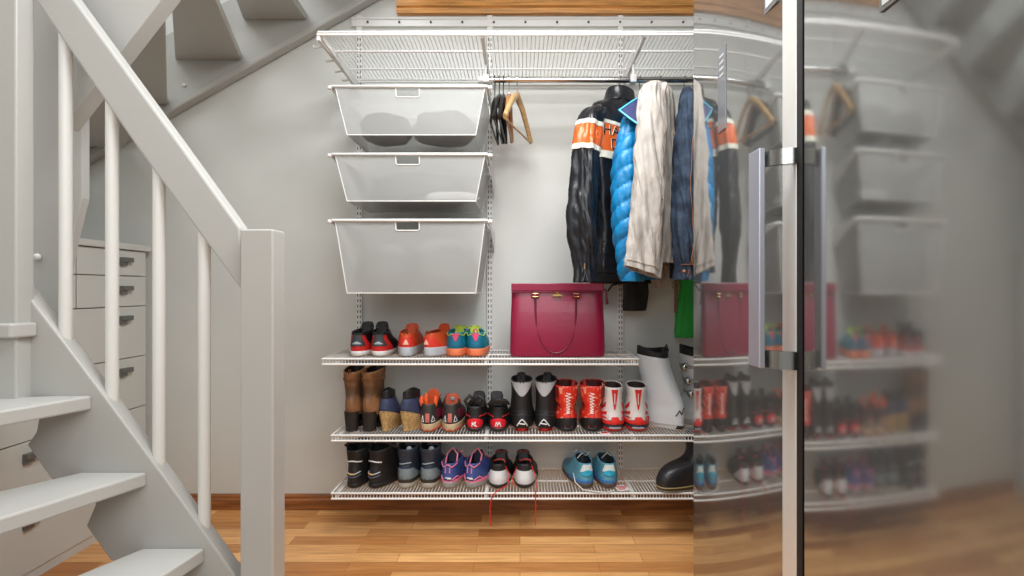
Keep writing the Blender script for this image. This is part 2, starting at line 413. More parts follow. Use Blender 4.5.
# clothes rod with its clamps
RY, RZ = 2.17, 1.872
rod = thing('clothes_rod', 'chrome clothes rod hanging under the high wire shelf', 'clothes rail', (.5, RY, RZ))
MB().tube([(-.15, RY, RZ), (1.10, RY, RZ)], .0125, 20).build('rod', M['chrome'], parent=rod, world=True, smooth=True)
for x in XS[1:]:
    MB().box((x-.012, RY-.018, RZ-.014), (x+.012, RY+.018, RZ+.016)).box((x-.003, RY-.012, RZ+.016), (x+.003, RY+.012, 1.95)).build('clamp', M['wire'], parent=rod, world=True, bevel=.002)
MB().tube([(-.17, RY, RZ), (-.148, RY, RZ)], .015, 16).build('end_cap', M['wire'], parent=rod, world=True, smooth=True)

# ================================================================== DRAWER BASKETS
def basket(label, ztop, zbot, yf=2.02, x0=-.714, x1=-.126):
    yb = 2.40; w = x1-x0
    t = thing('mesh_basket', label, 'basket', ((x0+x1)/2, (yf+yb)/2, zbot), 0, 'white mesh drawer baskets')
    k = dict(parent=t, world=True)
    ix = .045; iy = .03
    T = [(x0+.008, yf+.004), (x1-.008, yf+.004), (x1-.008, yb), (x0+.008, yb)]
    B = [(x0+ix, yf+iy), (x1-ix, yf+iy), (x1-ix, yb-.03), (x0+ix, yb-.03)]
    m = MB(); zt = ztop-.004
    v = [(a, b, zt) for a, b in T] + [(a, b, zbot) for a, b in B]
    # front wall has a real pull opening in it
    hx0, hx1 = -.475 - .0, -.385; hz = .036
    def fp(x, z):
        s = (zt - z) / (zt - zbot); return (x + 0, yf+.004 + (iy-.004)*s, z)
    def ex(z, side):
        s = (zt - z) / (zt - zbot); return (x0+.008 + (ix-.008)*s) if side < 0 else (x1-.008 - (ix-.008)*s)
    zh = zt - hz; z1 = zt - .003
    m.add([fp(ex(zt, -1), zt), fp(hx0, zt), fp(hx0, zh), fp(ex(zh, -1), zh)], [(0, 1, 2, 3)])
    m.add([fp(hx1, zt), fp(ex(zt, 1), zt), fp(ex(zh, 1), zh), fp(hx1, zh)], [(0, 1, 2, 3)])
    m.add([fp(ex(zh, -1), zh), fp(hx0, zh), fp(hx1, zh), fp(ex(zh, 1), zh), v[5], v[4]], [(0, 1, 2, 3, 4, 5)])
    m.add(v, [(1, 2, 6, 5), (2, 3, 7, 6), (3, 0, 4, 7), (4, 5, 6, 7)])
    m.build('basket_body', M['mesh'], **k)
    fr = MB()
    fr.tube([fp(hx0, z1), fp(hx0, zh+.004), fp(hx0+.006, zh), fp(hx1-.006, zh), fp(hx1, zh+.004), fp(hx1, z1)], .0028, 6)
    fr.build('pull_frame', M['wire'], smooth=True, **k)
    r = MB()
    r.tube([(x0, yf, zt+.002), (x1, yf, zt+.002), (x1, yb, zt+.002), (x0, yb, zt+.002)], .006, 8, closed=True)
    for a, b in ((0, 4), (1, 5), (2, 6), (3, 7)): r.tube([v[a], v[b]], .0020, 6)
    r.tube([v[4], v[5], v[6], v[7]], .0020, 6, closed=True)
    r.build('wire_frame', M['wire'], smooth=True, **k)
    for x, sx in ((x0-.008, -1), (x1+.004, 1)):
        rl = MB().prism([(x, DW-.016, ztop+.002), (x, yf-.005, ztop+.0), (x, yf-.005, ztop-.012), (x, yf+.12, ztop-.028), (x, DW-.06, ztop-.075), (x, DW-.016, ztop-.10)], (.004, 0, 0))
        rl.build('runner', M['wire'], bevel=.001, **k)
        MB().sphere((x+.002+sx*.008, yf+.004, ztop-.006), .008, 6).build('runner_stop', M['wire'], smooth=True, **k)
basket('shallow white mesh drawer basket at the top of the three', 1.791, 1.612)
basket('shallow white mesh drawer basket in the middle with a white bundle inside', 1.532, 1.356)
basket('deep white mesh drawer basket, lowest of the three', 1.280, 1.000)

def bundle(name, label, c, half, m, seed, group=None):
    s = MB().sphere((0, 0, 0), 1, 18)
    for i, p in enumerate(s.v):
        q = Vector([math.copysign(abs(x)**.75, x) for x in p])
        n = noise.noise(q*1.6 + Vector((seed, 0, 0)))*.16 + noise.noise(q*4 + Vector((0, seed, 0)))*.05
        q = q*(1+n); s.v[i] = Vector((q.x*half[0], q.y*half[1], max(q.z, -.9)*half[2]))
    o = s.build(name, m, smooth=True); o.location = (c[0], c[1], c[2] + half[2]*.92)
    tag(o, label, 'folded cloth', group)
bundle('rolled_blanket', 'dark rounded rolled cloth at the left of the top mesh basket', (-.545, 2.17, 1.615), (.10, .10, .055), M['bundle_dark'], 1)
bundle('rolled_blanket', 'wide grey folded cloth at the right of the top mesh basket', (-.31, 2.18, 1.615), (.125, .11, .06), M['bundle'], 2)
bundle('folded_cloth', 'grey folded cloth filling the back of the middle mesh basket', (-.43, 2.24, 1.359), (.21, .10, .070), M['bundle_dark'], 3)
bundle('plastic_bundle', 'crumpled white packet at the right of the middle mesh basket', (-.27, 2.11, 1.359), (.10, .04, .022), M['bundle_white'], 4)
bundle('folded_cloth', 'large pale grey bundle at the left of the lowest mesh basket', (-.555, 2.20, 1.003), (.105, .13, .105), M['bundle'], 5)
bundle('folded_cloth', 'pale grey bundle at the right of the lowest mesh basket', (-.31, 2.20, 1.003), (.125, .13, .115), M['bundle'], 6)

# ================================================================== HANDBAG
bx, by = (557-CX)/F*2.21, 2.225
bg = thing('handbag', 'glossy crimson leather handbag with looped handles standing on the wire shelf', 'handbag', (bx, by, S1+.001))
hw, hh, hd = .193, .298, .065
def bagshape(zs, scale=1.0):
    return [(z, w, d) for z, w, d in zs]
m = MB(); lv = [(0, hw, hd), (.02, hw+.003, hd+.004), (.12, hw+.001, hd+.002), (.22, hw-.003, hd-.012), (hh, hw-.004, hd-.025)]
N = 32; vs = []
for z, w, d in lv:
    for k in range(N):
        t = 2*PI*(k+.5)/N; c, s_ = math.cos(t), math.sin(t)
        vs.append((math.copysign(abs(c)**.22, c)*w, math.copysign(abs(s_)**.28, s_)*d, z))
fs = [(i*N+k, i*N+(k+1) % N, (i+1)*N+(k+1) % N, (i+1)*N+k) for i in range(len(lv)-1) for k in range(N)] + [tuple(range(N)), tuple((len(lv)-1)*N+k for k in range(N))]
m.add(vs, fs); m.build('bag_body', M['crimson'], parent=bg, smooth=True, bevel=.003)
MB().box((-hw+.003, -hd+.012, hh-.030), (hw-.003, -hd+.019, hh+.003)).box((-hw+.003, hd-.019, hh-.030), (hw-.003, hd-.012, hh+.003)).build('top_band', M['crimson'], parent=bg, bevel=.003)
MB().box((-hw+.002, -hd+.006, hh-.036), (hw-.002, -hd+.013, hh-.032)).build('seam', M['crimson_dark'], parent=bg, bevel=.001)
sc_ = 240.
for yy in (-1, 1):
    y = yy*(hd+.004)
    pts = []
    for k in range(25):
        t = k/24; a = PI*t
        px = 535 + 40*(1-math.cos(a))/2; py = 298 + 55*math.sin(a)**.62
        pts.append(((px-557)/sc_, y - yy*.010*(1-math.sin(a)), S1*0 + (356-py)/sc_ + .003))
    MB().tube(pts, .0042, 8).build('handle', M['crimson_dark'], parent=bg, smooth=True)
    for px in (535, 575):
        x = (px-557)/sc_; z = (356-297)/sc_
        bk = MB().box((x-.016, y-.001+yy*-.012, z-.006), (x+.016, y+.004+yy*-.012, z+.018)).build('buckle_tab', M['crimson_dark'], parent=bg, bevel=.002)
        MB().tube([(x-.011, y-.003*1, z), (x+.011, y-.003, z), (x+.011, y-.003, z+.012), (x-.011, y-.003, z+.012)], .0018, 6, closed=True).build('buckle', M['gold'], parent=bk)
e = MB().box((-.022, -hd+.002, .247), (.018, -hd+.010, .252)).box((-.014, -hd+.002, .252), (.010, -hd+.010, .256)).sphere((-.002, -hd+.006, .262), .005, 6)
for dx in (-.008, 0, .008): e.tube([(-.002, -hd+.006, .255), (-.002+dx, -hd+.005, .268)], .0015, 5)
e.build('emblem', M['gold'], parent=bg)
MB().tube([(hw-.008, -.02, hh-.02), (hw+.008, -.03, hh-.025), (hw+.012, -.03, hh-.045)], .004, 6).tube([(hw+.010, -.03, hh-.04), (hw+.013, -.03, hh-.085)], [.003, .007], 8).build('tassel', M['crimson_dark'], parent=bg, smooth=True)

# ================================================================== SHOES
def shoe_surf(levels, asym=0.0, p=.75):
    # level: z, y back, y front, half width heel, half width ball, rise of the front
    def fn(q, u, th):
        z, yb, yf, wh, wb, rise = q
        s = (1-math.cos(th))/2; sn = math.sin(th)
        w = wh + (wb-wh)*(3*s*s-2*s**3)
        # narrow towards the toe tip
        x = math.copysign(abs(sn)**p, sn)*w
        return Vector((x + asym*s*s, yb + (yf-yb)*s, z + rise*s))
    return Surf(levels, fn)
LOW = lambda L=.285, h=.088, sh=.022, w=.036: [(sh, .0, L, w, w*1.32, .0), (sh+.018, -.004, L-.004, w*1.02, w*1.33, .004), (sh+.036, -.002, L-.045, w*.97, w*1.2, .004),
      (sh+.052, .001, L-.10, w*.9, w*1.0, .004), (h, .004, L-.145, w*.84, w*.80, .012)]
def BOOT(L=.29, h=.17, sh=.03, w=.038, top=.045, lean=0.0, cuff=.13, rise=.01, waist=1.0):
    return [(sh, .0, L, w, w*1.3, .0), (sh+.025, -.004, L-.004, w*1.0, w*1.3, .0), (sh+.05, .0, L-.055, w*.95, w*1.15, .0), (sh+.075, .006+lean*.2, L-.11, w*.88*waist, w*1.0*waist, .0),
            (sh+(h-sh)*.72, .006+lean*.6, cuff+.01+lean*.7, top*.93, top*.93, rise*.5), (h, .004+lean, cuff+lean, top, top, rise)]
def make_shoe(name, label, cat_, group, loc, rotz, levels, up, sole, lining, solecfg=None, extras=(), asym=0, lip=.006, sname='sole', deep=.5, wid=1.12):
    t = thing(name, label, cat_, loc, rotz, group)
    if name != 'alpine_boot': levels = [(a, b, c, d*wid, e*wid, f) for a, b, c, d, e, f in levels]
    if solecfg and name != 'alpine_boot': solecfg = [(a, b, c, d*wid, e*wid, f) for a, b, c, d, e, f in solecfg]
    sf = shoe_surf(levels, asym)
    m = MB(); nt = 36
    sf.mesh(m, 18, nt); 
    base = (18)*nt
    # padded lip folding into the opening
    cen = sum((sf.p(1, 2*PI*k/nt) for k in range(nt)), Vector())/nt
    ring = [sf.p(1, 2*PI*k/nt) for k in range(nt)]
    def inset(d, dz): return [p + (cen-p).normalized()*d + Vector((0, 0, dz)) for p in ring]
    r1 = inset(lip*.45, .003); r2 = inset(lip, 0.0)
    m.add(ring + r1 + r2, [(i*nt+k, i*nt+(k+1) % nt, (i+1)*nt+(k+1) % nt, (i+1)*nt+k) for i in range(2) for k in range(nt)])
    body = m.build('upper', up, parent=t, smooth=True)
    l = MB(); z0 = levels[0][0]; hh_ = levels[-1][0]-z0
    r3 = inset(lip+.002, -hh_*deep*.5); r4 = inset(lip+.006, -hh_*deep)
    l.add(r2 + r3 + r4, [(i*nt+k, i*nt+(k+1) % nt, (i+1)*nt+(k+1) % nt, (i+1)*nt+k) for i in range(2) for k in range(nt)] + [tuple(2*nt+k for k in range(nt))])
    l.build('lining', lining, parent=t, smooth=True)
    L0 = levels[0]
    if solecfg is None:
        g = .003
        solecfg = [(0, .006, L0[2]-.02, L0[3]*.93, L0[4]*.93, .008), (.006, -g, L0[2]+.0, L0[3]+g*.5, L0[4]+g*.5, .004), (L0[0], -g-.002, L0[2]+g, L0[3]+g, L0[4]+g, .0), (L0[0]+.004, -g, L0[2]+g-.002, L0[3]+g*.6, L0[4]+g*.6, 0)]
    ss = shoe_surf(solecfg, asym); m = MB(); ss.mesh(m, 9, nt, cap0=True, cap1=True); so = m.build(sname, sole, parent=t, smooth=True)
    for ex in extras:
        k = ex[0]
        if k == 'patch':
            _, nm, mt, u0, u1, tc, w, shp = ex[:8]; kw = ex[8] if len(ex) > 8 else {}
            sf.patch(mm := MB(), u0, u1, tc, w, shp, **kw); mm.build(nm, mt, parent=t, smooth=True)
        elif k == 'spatch':
            _, nm, mt, u0, u1, tc, w, shp = ex[:8]
            ss.patch(mm := MB(), u0, u1, tc, w, shp); mm.build(nm, mt, parent=t, smooth=True)
        elif k == 'line':
            _, nm, mt, ptl, w = ex[:5]; mm = MB()
            for pts in ptl: sf.line(mm, pts, w)
            mm.build(nm, mt, parent=t, smooth=True)
        elif k == 'tongue':
            _, mt, h, w = ex[:4]; ln = ex[4] if len(ex) > 4 else .03
            c = sf.p(1, PI); mm = MB()
            pts = [(-w, -.012-ln*.3, -.03), (w, -.012-ln*.3, -.03), (w*1.05, -.012, h*.5), (w*.8, -.004, h), (0, 0, h*1.08), (-w*.8, -.004, h), (-w*1.05, -.012, h*.5)]
            mm.prism([c + Vector(q) for q in pts], (0, .007, 0)); mm.build('tongue', mt, parent=t, bevel=.003)
        elif k == 'laces':
            _, mt, n = ex[:3]; mm = MB()
            for i in range(n):
                u = .62 + .33*i/max(1, n-1)
                a = sf.p(u, PI-.55)+Vector((0, 0, .004)); b = sf.p(u, PI+.55)+Vector((0, 0, .004)); c = sf.p(u, PI)+Vector((0, -.004, .006))
                mm.tube([a, c, b], .0022, 6)
            c = sf.p(1, PI)
            for sx in (-1, 1):
                mm.tube([c+Vector((0, -.004, .0)), c+Vector((sx*.015, -.01, .014)), c+Vector((sx*.028, -.006, .006)), c+Vector((sx*.014, -.002, -.004))], .0022, 6)
            mm.build('laces', mt, parent=t, smooth=True)
        elif k == 'loop':
            _, mt, u, h = ex[:4]; c = sf.p(1, 0); mm = MB()
            mm.tube([c+Vector((-.006, .002, -.008)), c+Vector((-.007, -.002, h*.7)), c+Vector((0, -.002, h)), c+Vector((.007, -.002, h*.7)), c+Vector((.006, .002, -.008))], .0028, 6)
            mm.build('pull_loop', mt, parent=t, smooth=True)
        elif k == 'strap':
            _, mt, u, w = ex[:4]; mm = MB()
            sf.patch(mm, u, u+w, PI, 1.9, 'rect', off=.005, nt=16); mm.build('strap', mt, parent=t, smooth=True)
        elif k == 'puff':        # soft padding sticking out of the opening
            _, mt, h, w, d = ex[:5]; mm = MB()
            mm.sphere(cen+Vector((0, 0, h*.2)), 1, 8, (w, d, h)); mm.build('inner_bootie', mt, parent=t, smooth=True)
        elif k == 'custom':
            ex[1](t, sf)
    return t

def X(px, d): return (px-CX)/F*d
red = cm((205, 38, 34)); blk = cm((26, 25, 27)); wht = cm((226, 226, 224)); grey = cm((165, 172, 178)); dgrey = cm((58, 60, 64))
lining = cm((20, 20, 22), .8)
YH = 2.17

# --- top shelf: three pairs of trainers, heels to the room
for i, (px, side) in enumerate(((357, 'left'), (378.5, 'right'))):
    make_shoe('running_shoe', ('black and red trainer with white sole edge, leftmost shoe on its shelf' if i == 0 else 'black and red trainer with white sole edge, just left of the orange trainers'), 'shoe', 'black and red trainers on the top shoe shelf',
        (X(px, YH), YH, S1+.001), .05, LOW(.285, .094, .018, .039), blk, wht, lining, None,
        [('patch', 'heel_panel', red, .0, .90, 0, 1.25, 'trap'), ('patch', 'heel_badge', dgrey, .34, .93, 0, .60, 'trap', {'off': .0035}),
         ('patch', 'logo', grey, .45, .62, 0, .30, 'tri', {'off': .005}), ('loop', blk, 1, .016), ('tongue', blk, .028, .026), ('laces', blk, 4)], asym=.012*(-1 if i else 1))
orr = cm((222, 84, 36)); lgrey = cm((186, 192, 198)); brick = cm((150, 70, 40))
for i, (px, rz) in enumerate(((406, .10), (427, -.50))):
    make_shoe('running_shoe', ('orange trainer with grey sole, standing straight between the black trainers and its turned mate' if i == 0 else 'orange trainer with grey sole turned to the right, beside the teal trainers'), 'shoe', 'orange trainers on the top shoe shelf',
        (X(px, YH), YH, S1+.001), rz, LOW(.285, .092, .034, .037), orr, lgrey, brick, None,
        [('patch', 'heel_panel', cm((226, 60, 44)), .0, .62, 0, 1.0, 'trap'), ('patch', 'logo', cm((240, 190, 170)), .22, .5, 0, .16, 'tri', {'off': .0035}),
         ('line', 'side_lettering', wht, [[(.55, -1.15), (.72, -1.15)], [(.55, -1.25), (.72, -1.25)], [(.63, -1.15), (.63, -1.25)], [(.55, -1.33), (.72, -1.33)], [(.55, -1.42), (.72, -1.42)]], .0014),
         ('loop', brick, 1, .012), ('tongue', orr, .022, .026), ('laces', orr, 4)], asym=-.012 if i else .012)
teal = cm((22, 138, 160)); coral = cm((238, 128, 84)); lime = cm((190, 214, 70)); pink = cm((226, 62, 110))
for i, (px, rz) in enumerate(((455.5, .05), (475.5, .02))):
    ex = [('patch', 'heel_panel', cm((16, 110, 140)), .15, .75, 0, .75, 'trap'), ('patch', 'heel_stripe', pink, .5, .98, 0, .26, 'vee', {'off': .004}),
          ('line', 'piping', lime, [[(.96, -1.2), (.8, -.7), (.96, -.2)], [(.96, 1.2), (.8, .7), (.96, .2)]], .0022), ('tongue', lime, .012, .024), ('laces', lime, 4)]
    if i: ex.append(('loop', pink, 1, .020))
    make_shoe('running_shoe', ('teal trainer with coral sole, the left one beside the orange trainers' if i == 0 else 'teal trainer with coral sole and a pink tab standing up at its heel'), 'shoe', 'teal trainers on the top shoe shelf',
        (X(px, YH), YH, S1+.001), rz, LOW(.27, .094, .028, .041), teal, coral, cm((30, 90, 100)), None, ex, asym=-.012 if i else .012)

# --- middle shelf
tan = mat('tan_leather', (156, 108, 70), .55, bump=.6, bscale=40, var=.45, vscale=9); tan2 = cm((110, 72, 42)); dk = cm((34, 28, 26))
def boot_heel(h, w, mt, nm='heel', taper=.8):
    def f(t, sf):
        m = MB(); N = 20; vs = []
        for z, s in ((0, taper), (h*.5, (1+taper)/2*.98), (h, 1.0)):
            for k in range(N):
                th = 2*PI*k/N; vs.append((math.sin(th)*w*s, w*.9 + math.copysign(abs(math.cos(th))**.7, -math.cos(th))*w*s*1.05 + (1-s)*.01, z))
        m.add(vs, [(i*N+k, i*N+(k+1) % N, (i+1)*N+(k+1) % N, (i+1)*N+k) for i in range(2) for k in range(N)] + [tuple(range(N)), tuple(2*N+k for k in range(N))])
        m.build(nm, mt, parent=t, smooth=True)
    return f
def wedge_sole(h, L, w, wb):     # raised heel, ball of the foot on the ground
    def fn(q, u, th):
        s = (1-math.cos(th))/2; sn = math.sin(th); ww = w+(wb-w)*(3*s*s-2*s**3)
        top = h*(1-min(1, s*1.55))**.9+.008 if s < .645 else .008
        zz = (top-.007)*(1 if u < .5 else 1) + (.007 if u > .5 else 0)
        return Vector((math.copysign(abs(sn)**.75, sn)*ww, L*s, max(0, zz)))
    return Surf([(0,), (1,)], fn)
def tall_boot(px, label, ri):
    # brown ankle boot on a block heel
    w = .031
    lv = [(.078, .0, .17, w, w, -.055), (.105, -.005, .205, w*1.04, w*1.25, -.055), (.13, -.003, .185, w*.98, w*1.12, -.045), (.150, .004, .135, w*.92, w*.9, -.02), (.180, .004, .115, w*1.0, w*1.0, 0), (.210, -.001, .118, w*1.08, w*1.08, 0), (.240, -.006, .128, w*1.14, w*1.12, .020)]
    sc = [(.0, .08, .22, .026, .040, .002), (.012, .08, .225, .03, .046, .0), (.02, .07, .225, .03, .045, 0), (.03, .06, .2, .03, .04, 0)]
    def cuts(t, sf):
        boot_heel(.08, .030, dk)(t, sf)
        m = MB(); sf.patch(m, .82, .86, 0, 3.1, 'rect', off=.003, nt=40, nu=2); m.build('strap', tan2, parent=t, smooth=True)
        m = MB(); c = sf.p(.84, -1.9); m.box((c.x-.004, c.y-.010, c.z-.010), (c.x+.004, c.y+.010, c.z+.010)); m.build('buckle', cm((60, 50, 42)), parent=t, bevel=.002)
        m = MB(); 
        for k in (-1, 1): m.tube([sf.p(.985, k*.0)+Vector((k*.004, 0, .0)), sf.p(.985, k*.0)+Vector((k*.004, -.002, .018))], .002, 6)
        m.build('pull_tab', tan2, parent=t)
    make_shoe('ankle_boot', label, 'boot', 'brown heeled ankle boots', (X(px, YH), YH, S2+.001), .03+ri, lv, tan, dk, cm((24, 18, 16)), sc, [('custom', cuts), ('line', 'back_seam', tan2, [[(.15, 0), (.8, 0)]], .0012)], deep=.4)
tall_boot(350, 'brown heeled leather ankle boot at the left end of the middle shelf', .0)
tall_boot(366, 'brown heeled leather ankle boot between its mate and the navy wedges', -.30)
cork = mat('cork', (196, 160, 104), .8, bump=.6, bscale=160, var=.15, vscale=90); navy = cm((48, 56, 84), .7)
for px, rz, lb in ((383.5, -.10, 'navy wedge ankle shoe with a cork heel, beside the brown boots'), (403, -.42, 'navy wedge ankle shoe with a cork heel, turned right beside the trail shoes')):
    w = .031
    lv = [(.080, .0, .19, w, w*1.0, -.07), (.092, -.003, .215, w*1.04, w*1.25, -.072), (.106, .0, .185, w*1.0, w*1.1, -.05), (.120, .004, .14, w*.88, w*.9, -.03), (.132, .010, .11, w*.72, w*.72, -.005)]
    sc = [(.0, .008, .21, .019, .040, .0), (.03, .005, .215, .025, .042, -.022), (.06, .0, .215, .032, .042, -.05), (.085, -.002, .215, .035, .043, -.073)]
    def col_(t, sf):
        m = MB(); f2 = Surf([(0,), (1,)], lambda q, u, th: sf.p(1, th)*1 + Vector((0, .0, -.004+.036*u + .006*math.sin(th*2))) - Vector((sf.p(1, th).x*.12*u, 0, 0)))
        f2.mesh(m, 6, 30); m.build('ankle_collar', blk, parent=t, smooth=True, solid=.003)
    make_shoe('wedge_shoe', lb, 'shoe', 'navy wedge shoes with cork heels', (X(px, YH), YH, S2+.001), rz, lv, navy, cork, lining, sc, [('custom', col_), ('line', 'piping', dgrey, [[(.05, -1.4), (.06, 0), (.05, 1.4)]], .0012)])
# trail shoes
trail = cm((52, 48, 46)); wine = cm((120, 28, 58)); sand = cm((196, 172, 138)); org2 = cm((232, 92, 42))
for i, (px, lb) in enumerate(((427.5, 'dark trail shoe with sand sole and bright orange pull loops, beside the navy wedges'), (450, 'dark trail shoe with sand sole and an orange insole showing, beside the black racing shoes'))):
    ex = [('patch', 'side_panel', wine, .30, .78, -1.15, .35, 'rect'), ('patch', 'side_panel', wine, .30, .78, 1.15, .35, 'rect'),
          ('patch', 'heel_tab', cm((190, 100, 90)), .18, .68, 0, .10, 'rect', {'off': .004}),
          ('line', 'heel_reflectors', wht, [[(.18, -.25), (.5, -.38), (.2, -.55), (.18, -.25)], [(.18, .25), (.5, .38), (.2, .55), (.18, .25)]], .0014),
          ('spatch', 'outsole', cm((206, 96, 66)), .0, .42, 0, 1.5, 'rect'), ('laces', org2, 4)]
    if i == 0:
        def tn(t, sf):
            c = sf.p(1, PI); m = MB()
            for dx, h in ((-.028, .03), (-.010, .042), (.026, .03)):
                m.tube([(dx, .035, .10), (dx*1.1, .03, .112+h*.4), (dx*1.05, .035, .11+h)], [.008, .010, .006], 8)
            m.build('pull_loop', org2, parent=t, smooth=True)
            m = MB().prism([(-.022, .10, .08), (.03, .10, .08), (.033, .10, .14), (.018, .10, .158), (-.006, .10, .156), (-.02, .10, .135)], (0, .008, 0)); m.build('tongue', org2, parent=t, bevel=.003)
        ex.append(('custom', tn))
    else:
        def tn(t, sf):
            m = MB().prism([(-.036, .09, .09), (.036, .09, .09), (.034, .092, .112), (.020, .096, .136), (-.020, .096, .136), (-.034, .092, .112)], (0, .008, 0)); m.build('tongue', cm((206, 92, 60)), parent=t, bevel=.003)
            MB().sphere((0, .088, .118), .009, 8, (1, .3, 1)).build('logo', grey, parent=t, smooth=True)
        ex.append(('custom', tn))
    make_shoe('trail_shoe', lb, 'shoe', 'dark trail running shoes', (X(px, YH), YH, S2+.001), 0.0, LOW(.28, .108, .028, .038), trail, sand, cm((40, 36, 40)), None, ex, asym=-.01 if i else .01)
# racing shoes with the red oval and its white letter
rr = cm((214, 22, 40))
for i, (px, lb) in enumerate(((474.5, 'black ski shoe with red heel oval marked with a white letter, beside the trail shoes'), (498, 'black ski shoe with red heel oval marked with a white letter, beside the grey-topped boots'))):
    def straps(t, sf):
        m = MB()
        if i == 0:
            for pts in ([(-.03, .02, .10), (-.04, .01, .125), (-.02, .015, .145), (-.006, .02, .128), (-.02, .03, .10)], [(.03, .02, .10), (.034, .01, .13), (.018, .015, .142), (.0, .02, .12), (.01, .03, .10)]):
                m.tube(pts, .008, 8, flat=.6)
        else:
            m.tube([(-.04, .02, .108), (-.02, .0, .125), (.005, -.005, .130), (.03, 0, .124), (.042, .02, .112)], [.008, .013, .015, .013, .008], 8, flat=.8)
        m.build('strap', blk, parent=t, smooth=True)
    K_ = [[(.16, -.13), (.40, -.10)], [(.28, -.10), (.40, .06)], [(.28, -.10), (.16, .13)], [(.16, .02), (.40, .02)]] if i == 0 else [[(.16, -.14), (.40, -.06)], [(.40, -.06), (.26, .0)], [(.26, 0), (.40, .06)], [(.40, .06), (.16, .14)], [(.16, -.04), (.26, 0)]]
    make_shoe('ski_shoe', lb, 'shoe', 'black ski shoes with red heel ovals', (X(px, YH), YH, S2+.001), 0.0, LOW(.28, .098, .012, .041), blk, cm((40, 40, 42)), lining, None,
        [('patch', 'heel_oval', rr, .02, .62, 0, .62, 'ell'), ('line', 'letter', wht, K_, .0022),
         ('line', 'red_piping', red, [[(.70, -1.3), (.74, -.45), (.70, -.3)], [(.70, 1.3), (.74, .45), (.70, .3)], [(.1, 1.25), (.6, 1.4)]], .0018), ('custom', straps), ('tongue', blk, .03, .026)], asym=-.01 if i else .01)
# tall black boots with grey V and white letter A
gv = cm((170, 170, 172), .8)
for i, (px, lb, rz) in enumerate(((522, 'tall black cross-country ski boot marked with a white letter A, beside the black ski shoes', .02), (544, 'tall black cross-country ski boot marked with a white letter A, beside the red ski boots', -.18))):
    A_ = [[(.10, -.27), (.30, 0.0)], [(.30, 0.0), (.10, .30)], [(.17, -.13), (.15, .14)]]
    make_shoe('ski_boot', lb, 'boot', 'black boots with the letter A', (X(px, YH), YH, S2+.001), rz, BOOT(.29, .203, .014, .046, .041, cuff=.12, waist=.98), blk, red, lining,
        [(0, .012, .05, .024, .024, 0), (.004, .01, .26, .026, .03, 0), (.014, .002, .285, .038, .048, 0), (.018, 0, .285, .038, .048, 0)],
        [('patch', 'grey_cuff', gv, .78, .985, 0, 1.25, 'vee'), ('line', 'letter', wht, A_, .0026), ('tongue', blk, .012, .018), ('loop', blk, 1, .014),
         ('line', 'seam', dgrey, [[(.35, -1.0), (.45, 0), (.35, 1.0)], [(.5, -1.0), (.58, 0), (.5, 1.0)]], .001)])
# red splattered ski boots
rsp = splat('red_splatter', (214, 44, 30), (236, 150, 118), 38)
for i, (px, lb, rz, ln) in enumerate(((568.5, 'red patterned ski boot with black heel, beside the black boots marked A', .10, .0), (592, 'red patterned ski boot with black heel, beside the white and red boots', -.15, .0))):
    def bits(t, sf):
        s = -1 if i == 0 else 1
        m = MB(); m.tube([sf.p(.98, .0)+Vector((s*-.03, .05, .0)), sf.p(.98, 0)+Vector((s*-.034, .05, .022))], [.012, .008], 8); m.build('pull_loop', cm((150, 30, 24)), parent=t, smooth=True)
    lett = [[(.50+.05*k, -.12), (.52+.05*k, .12), (.54+.05*k, -.08)] for k in range(8)]
    make_shoe('ski_boot', lb, 'boot', 'red patterned ski boots with black heels', (X(px, YH), YH, S2+.001), rz, BOOT(.29, .182, .012, .045, .049, cuff=.14, waist=.86), rsp, blk, cm((90, 24, 20)), None,
        [('patch', 'heel_cap', blk, .02, .36, 0, 1.25, 'arch'), ('line', 'lettering', cm((240, 216, 206)), lett, .0018), ('line', 'red_piping', red, [[(.1, -1.2), (.3, -1.4)], [(.1, 1.2), (.3, 1.4)]], .002),
         ('custom', bits), ('patch', 'dark_cuff', cm((120, 26, 22)), .80, .98, (-1 if i == 0 else 1)*1.1, .45, 'rect')])
# white boots with red flashes
for i, (px, lb) in enumerate(((615, 'white and red ski boot, the left one beside the red patterned boots'), (638.5, 'white and red ski boot beside the tall white alpine ski boot'))):
    ex = [('patch', 'red_tab', red, .62, .97, 0, .22, 'vee'), ('line', 'lettering', wht, [[(.72, 0), (.9, 0)]], .0022), ('patch', 'heel_cap', dgrey, .0, .30, 0, 1.2, 'arch'),
          ('patch', 'heel_flash', cm((226, 44, 34)), .17, .27, 0, 1.3, 'rect', {'off': .005}), ('patch', 'heel_flash', cm((226, 44, 34)), .22, .40, 0, .25, 'trap', {'off': .006}), ('patch', 'heel_logo', grey, .05, .09, 0, .3, 'rect', {'off': .006})]
    for s in (-1, 1):
        ex += [('patch', 'red_flash', red, .44, .54, s*.85, .27, 'rect', {'slope': -.03*s}), ('patch', 'red_flash', red, .62, .70, s*1.0, .22, 'rect', {'slope': -.05*s}), ('patch', 'red_flash', red, .33, .38, s*.75, .3, 'tri')]
    make_shoe('ski_boot', lb, 'boot', 'white ski boots with red flashes', (X(px, YH), YH, S2+.001), (0.0, -.08)[i], BOOT(.29, .176, .010, .047, .038, cuff=.13, waist=1.0), cm((222, 218, 214)), cm((190, 30, 36)), cm((60, 40, 40)), None, ex)
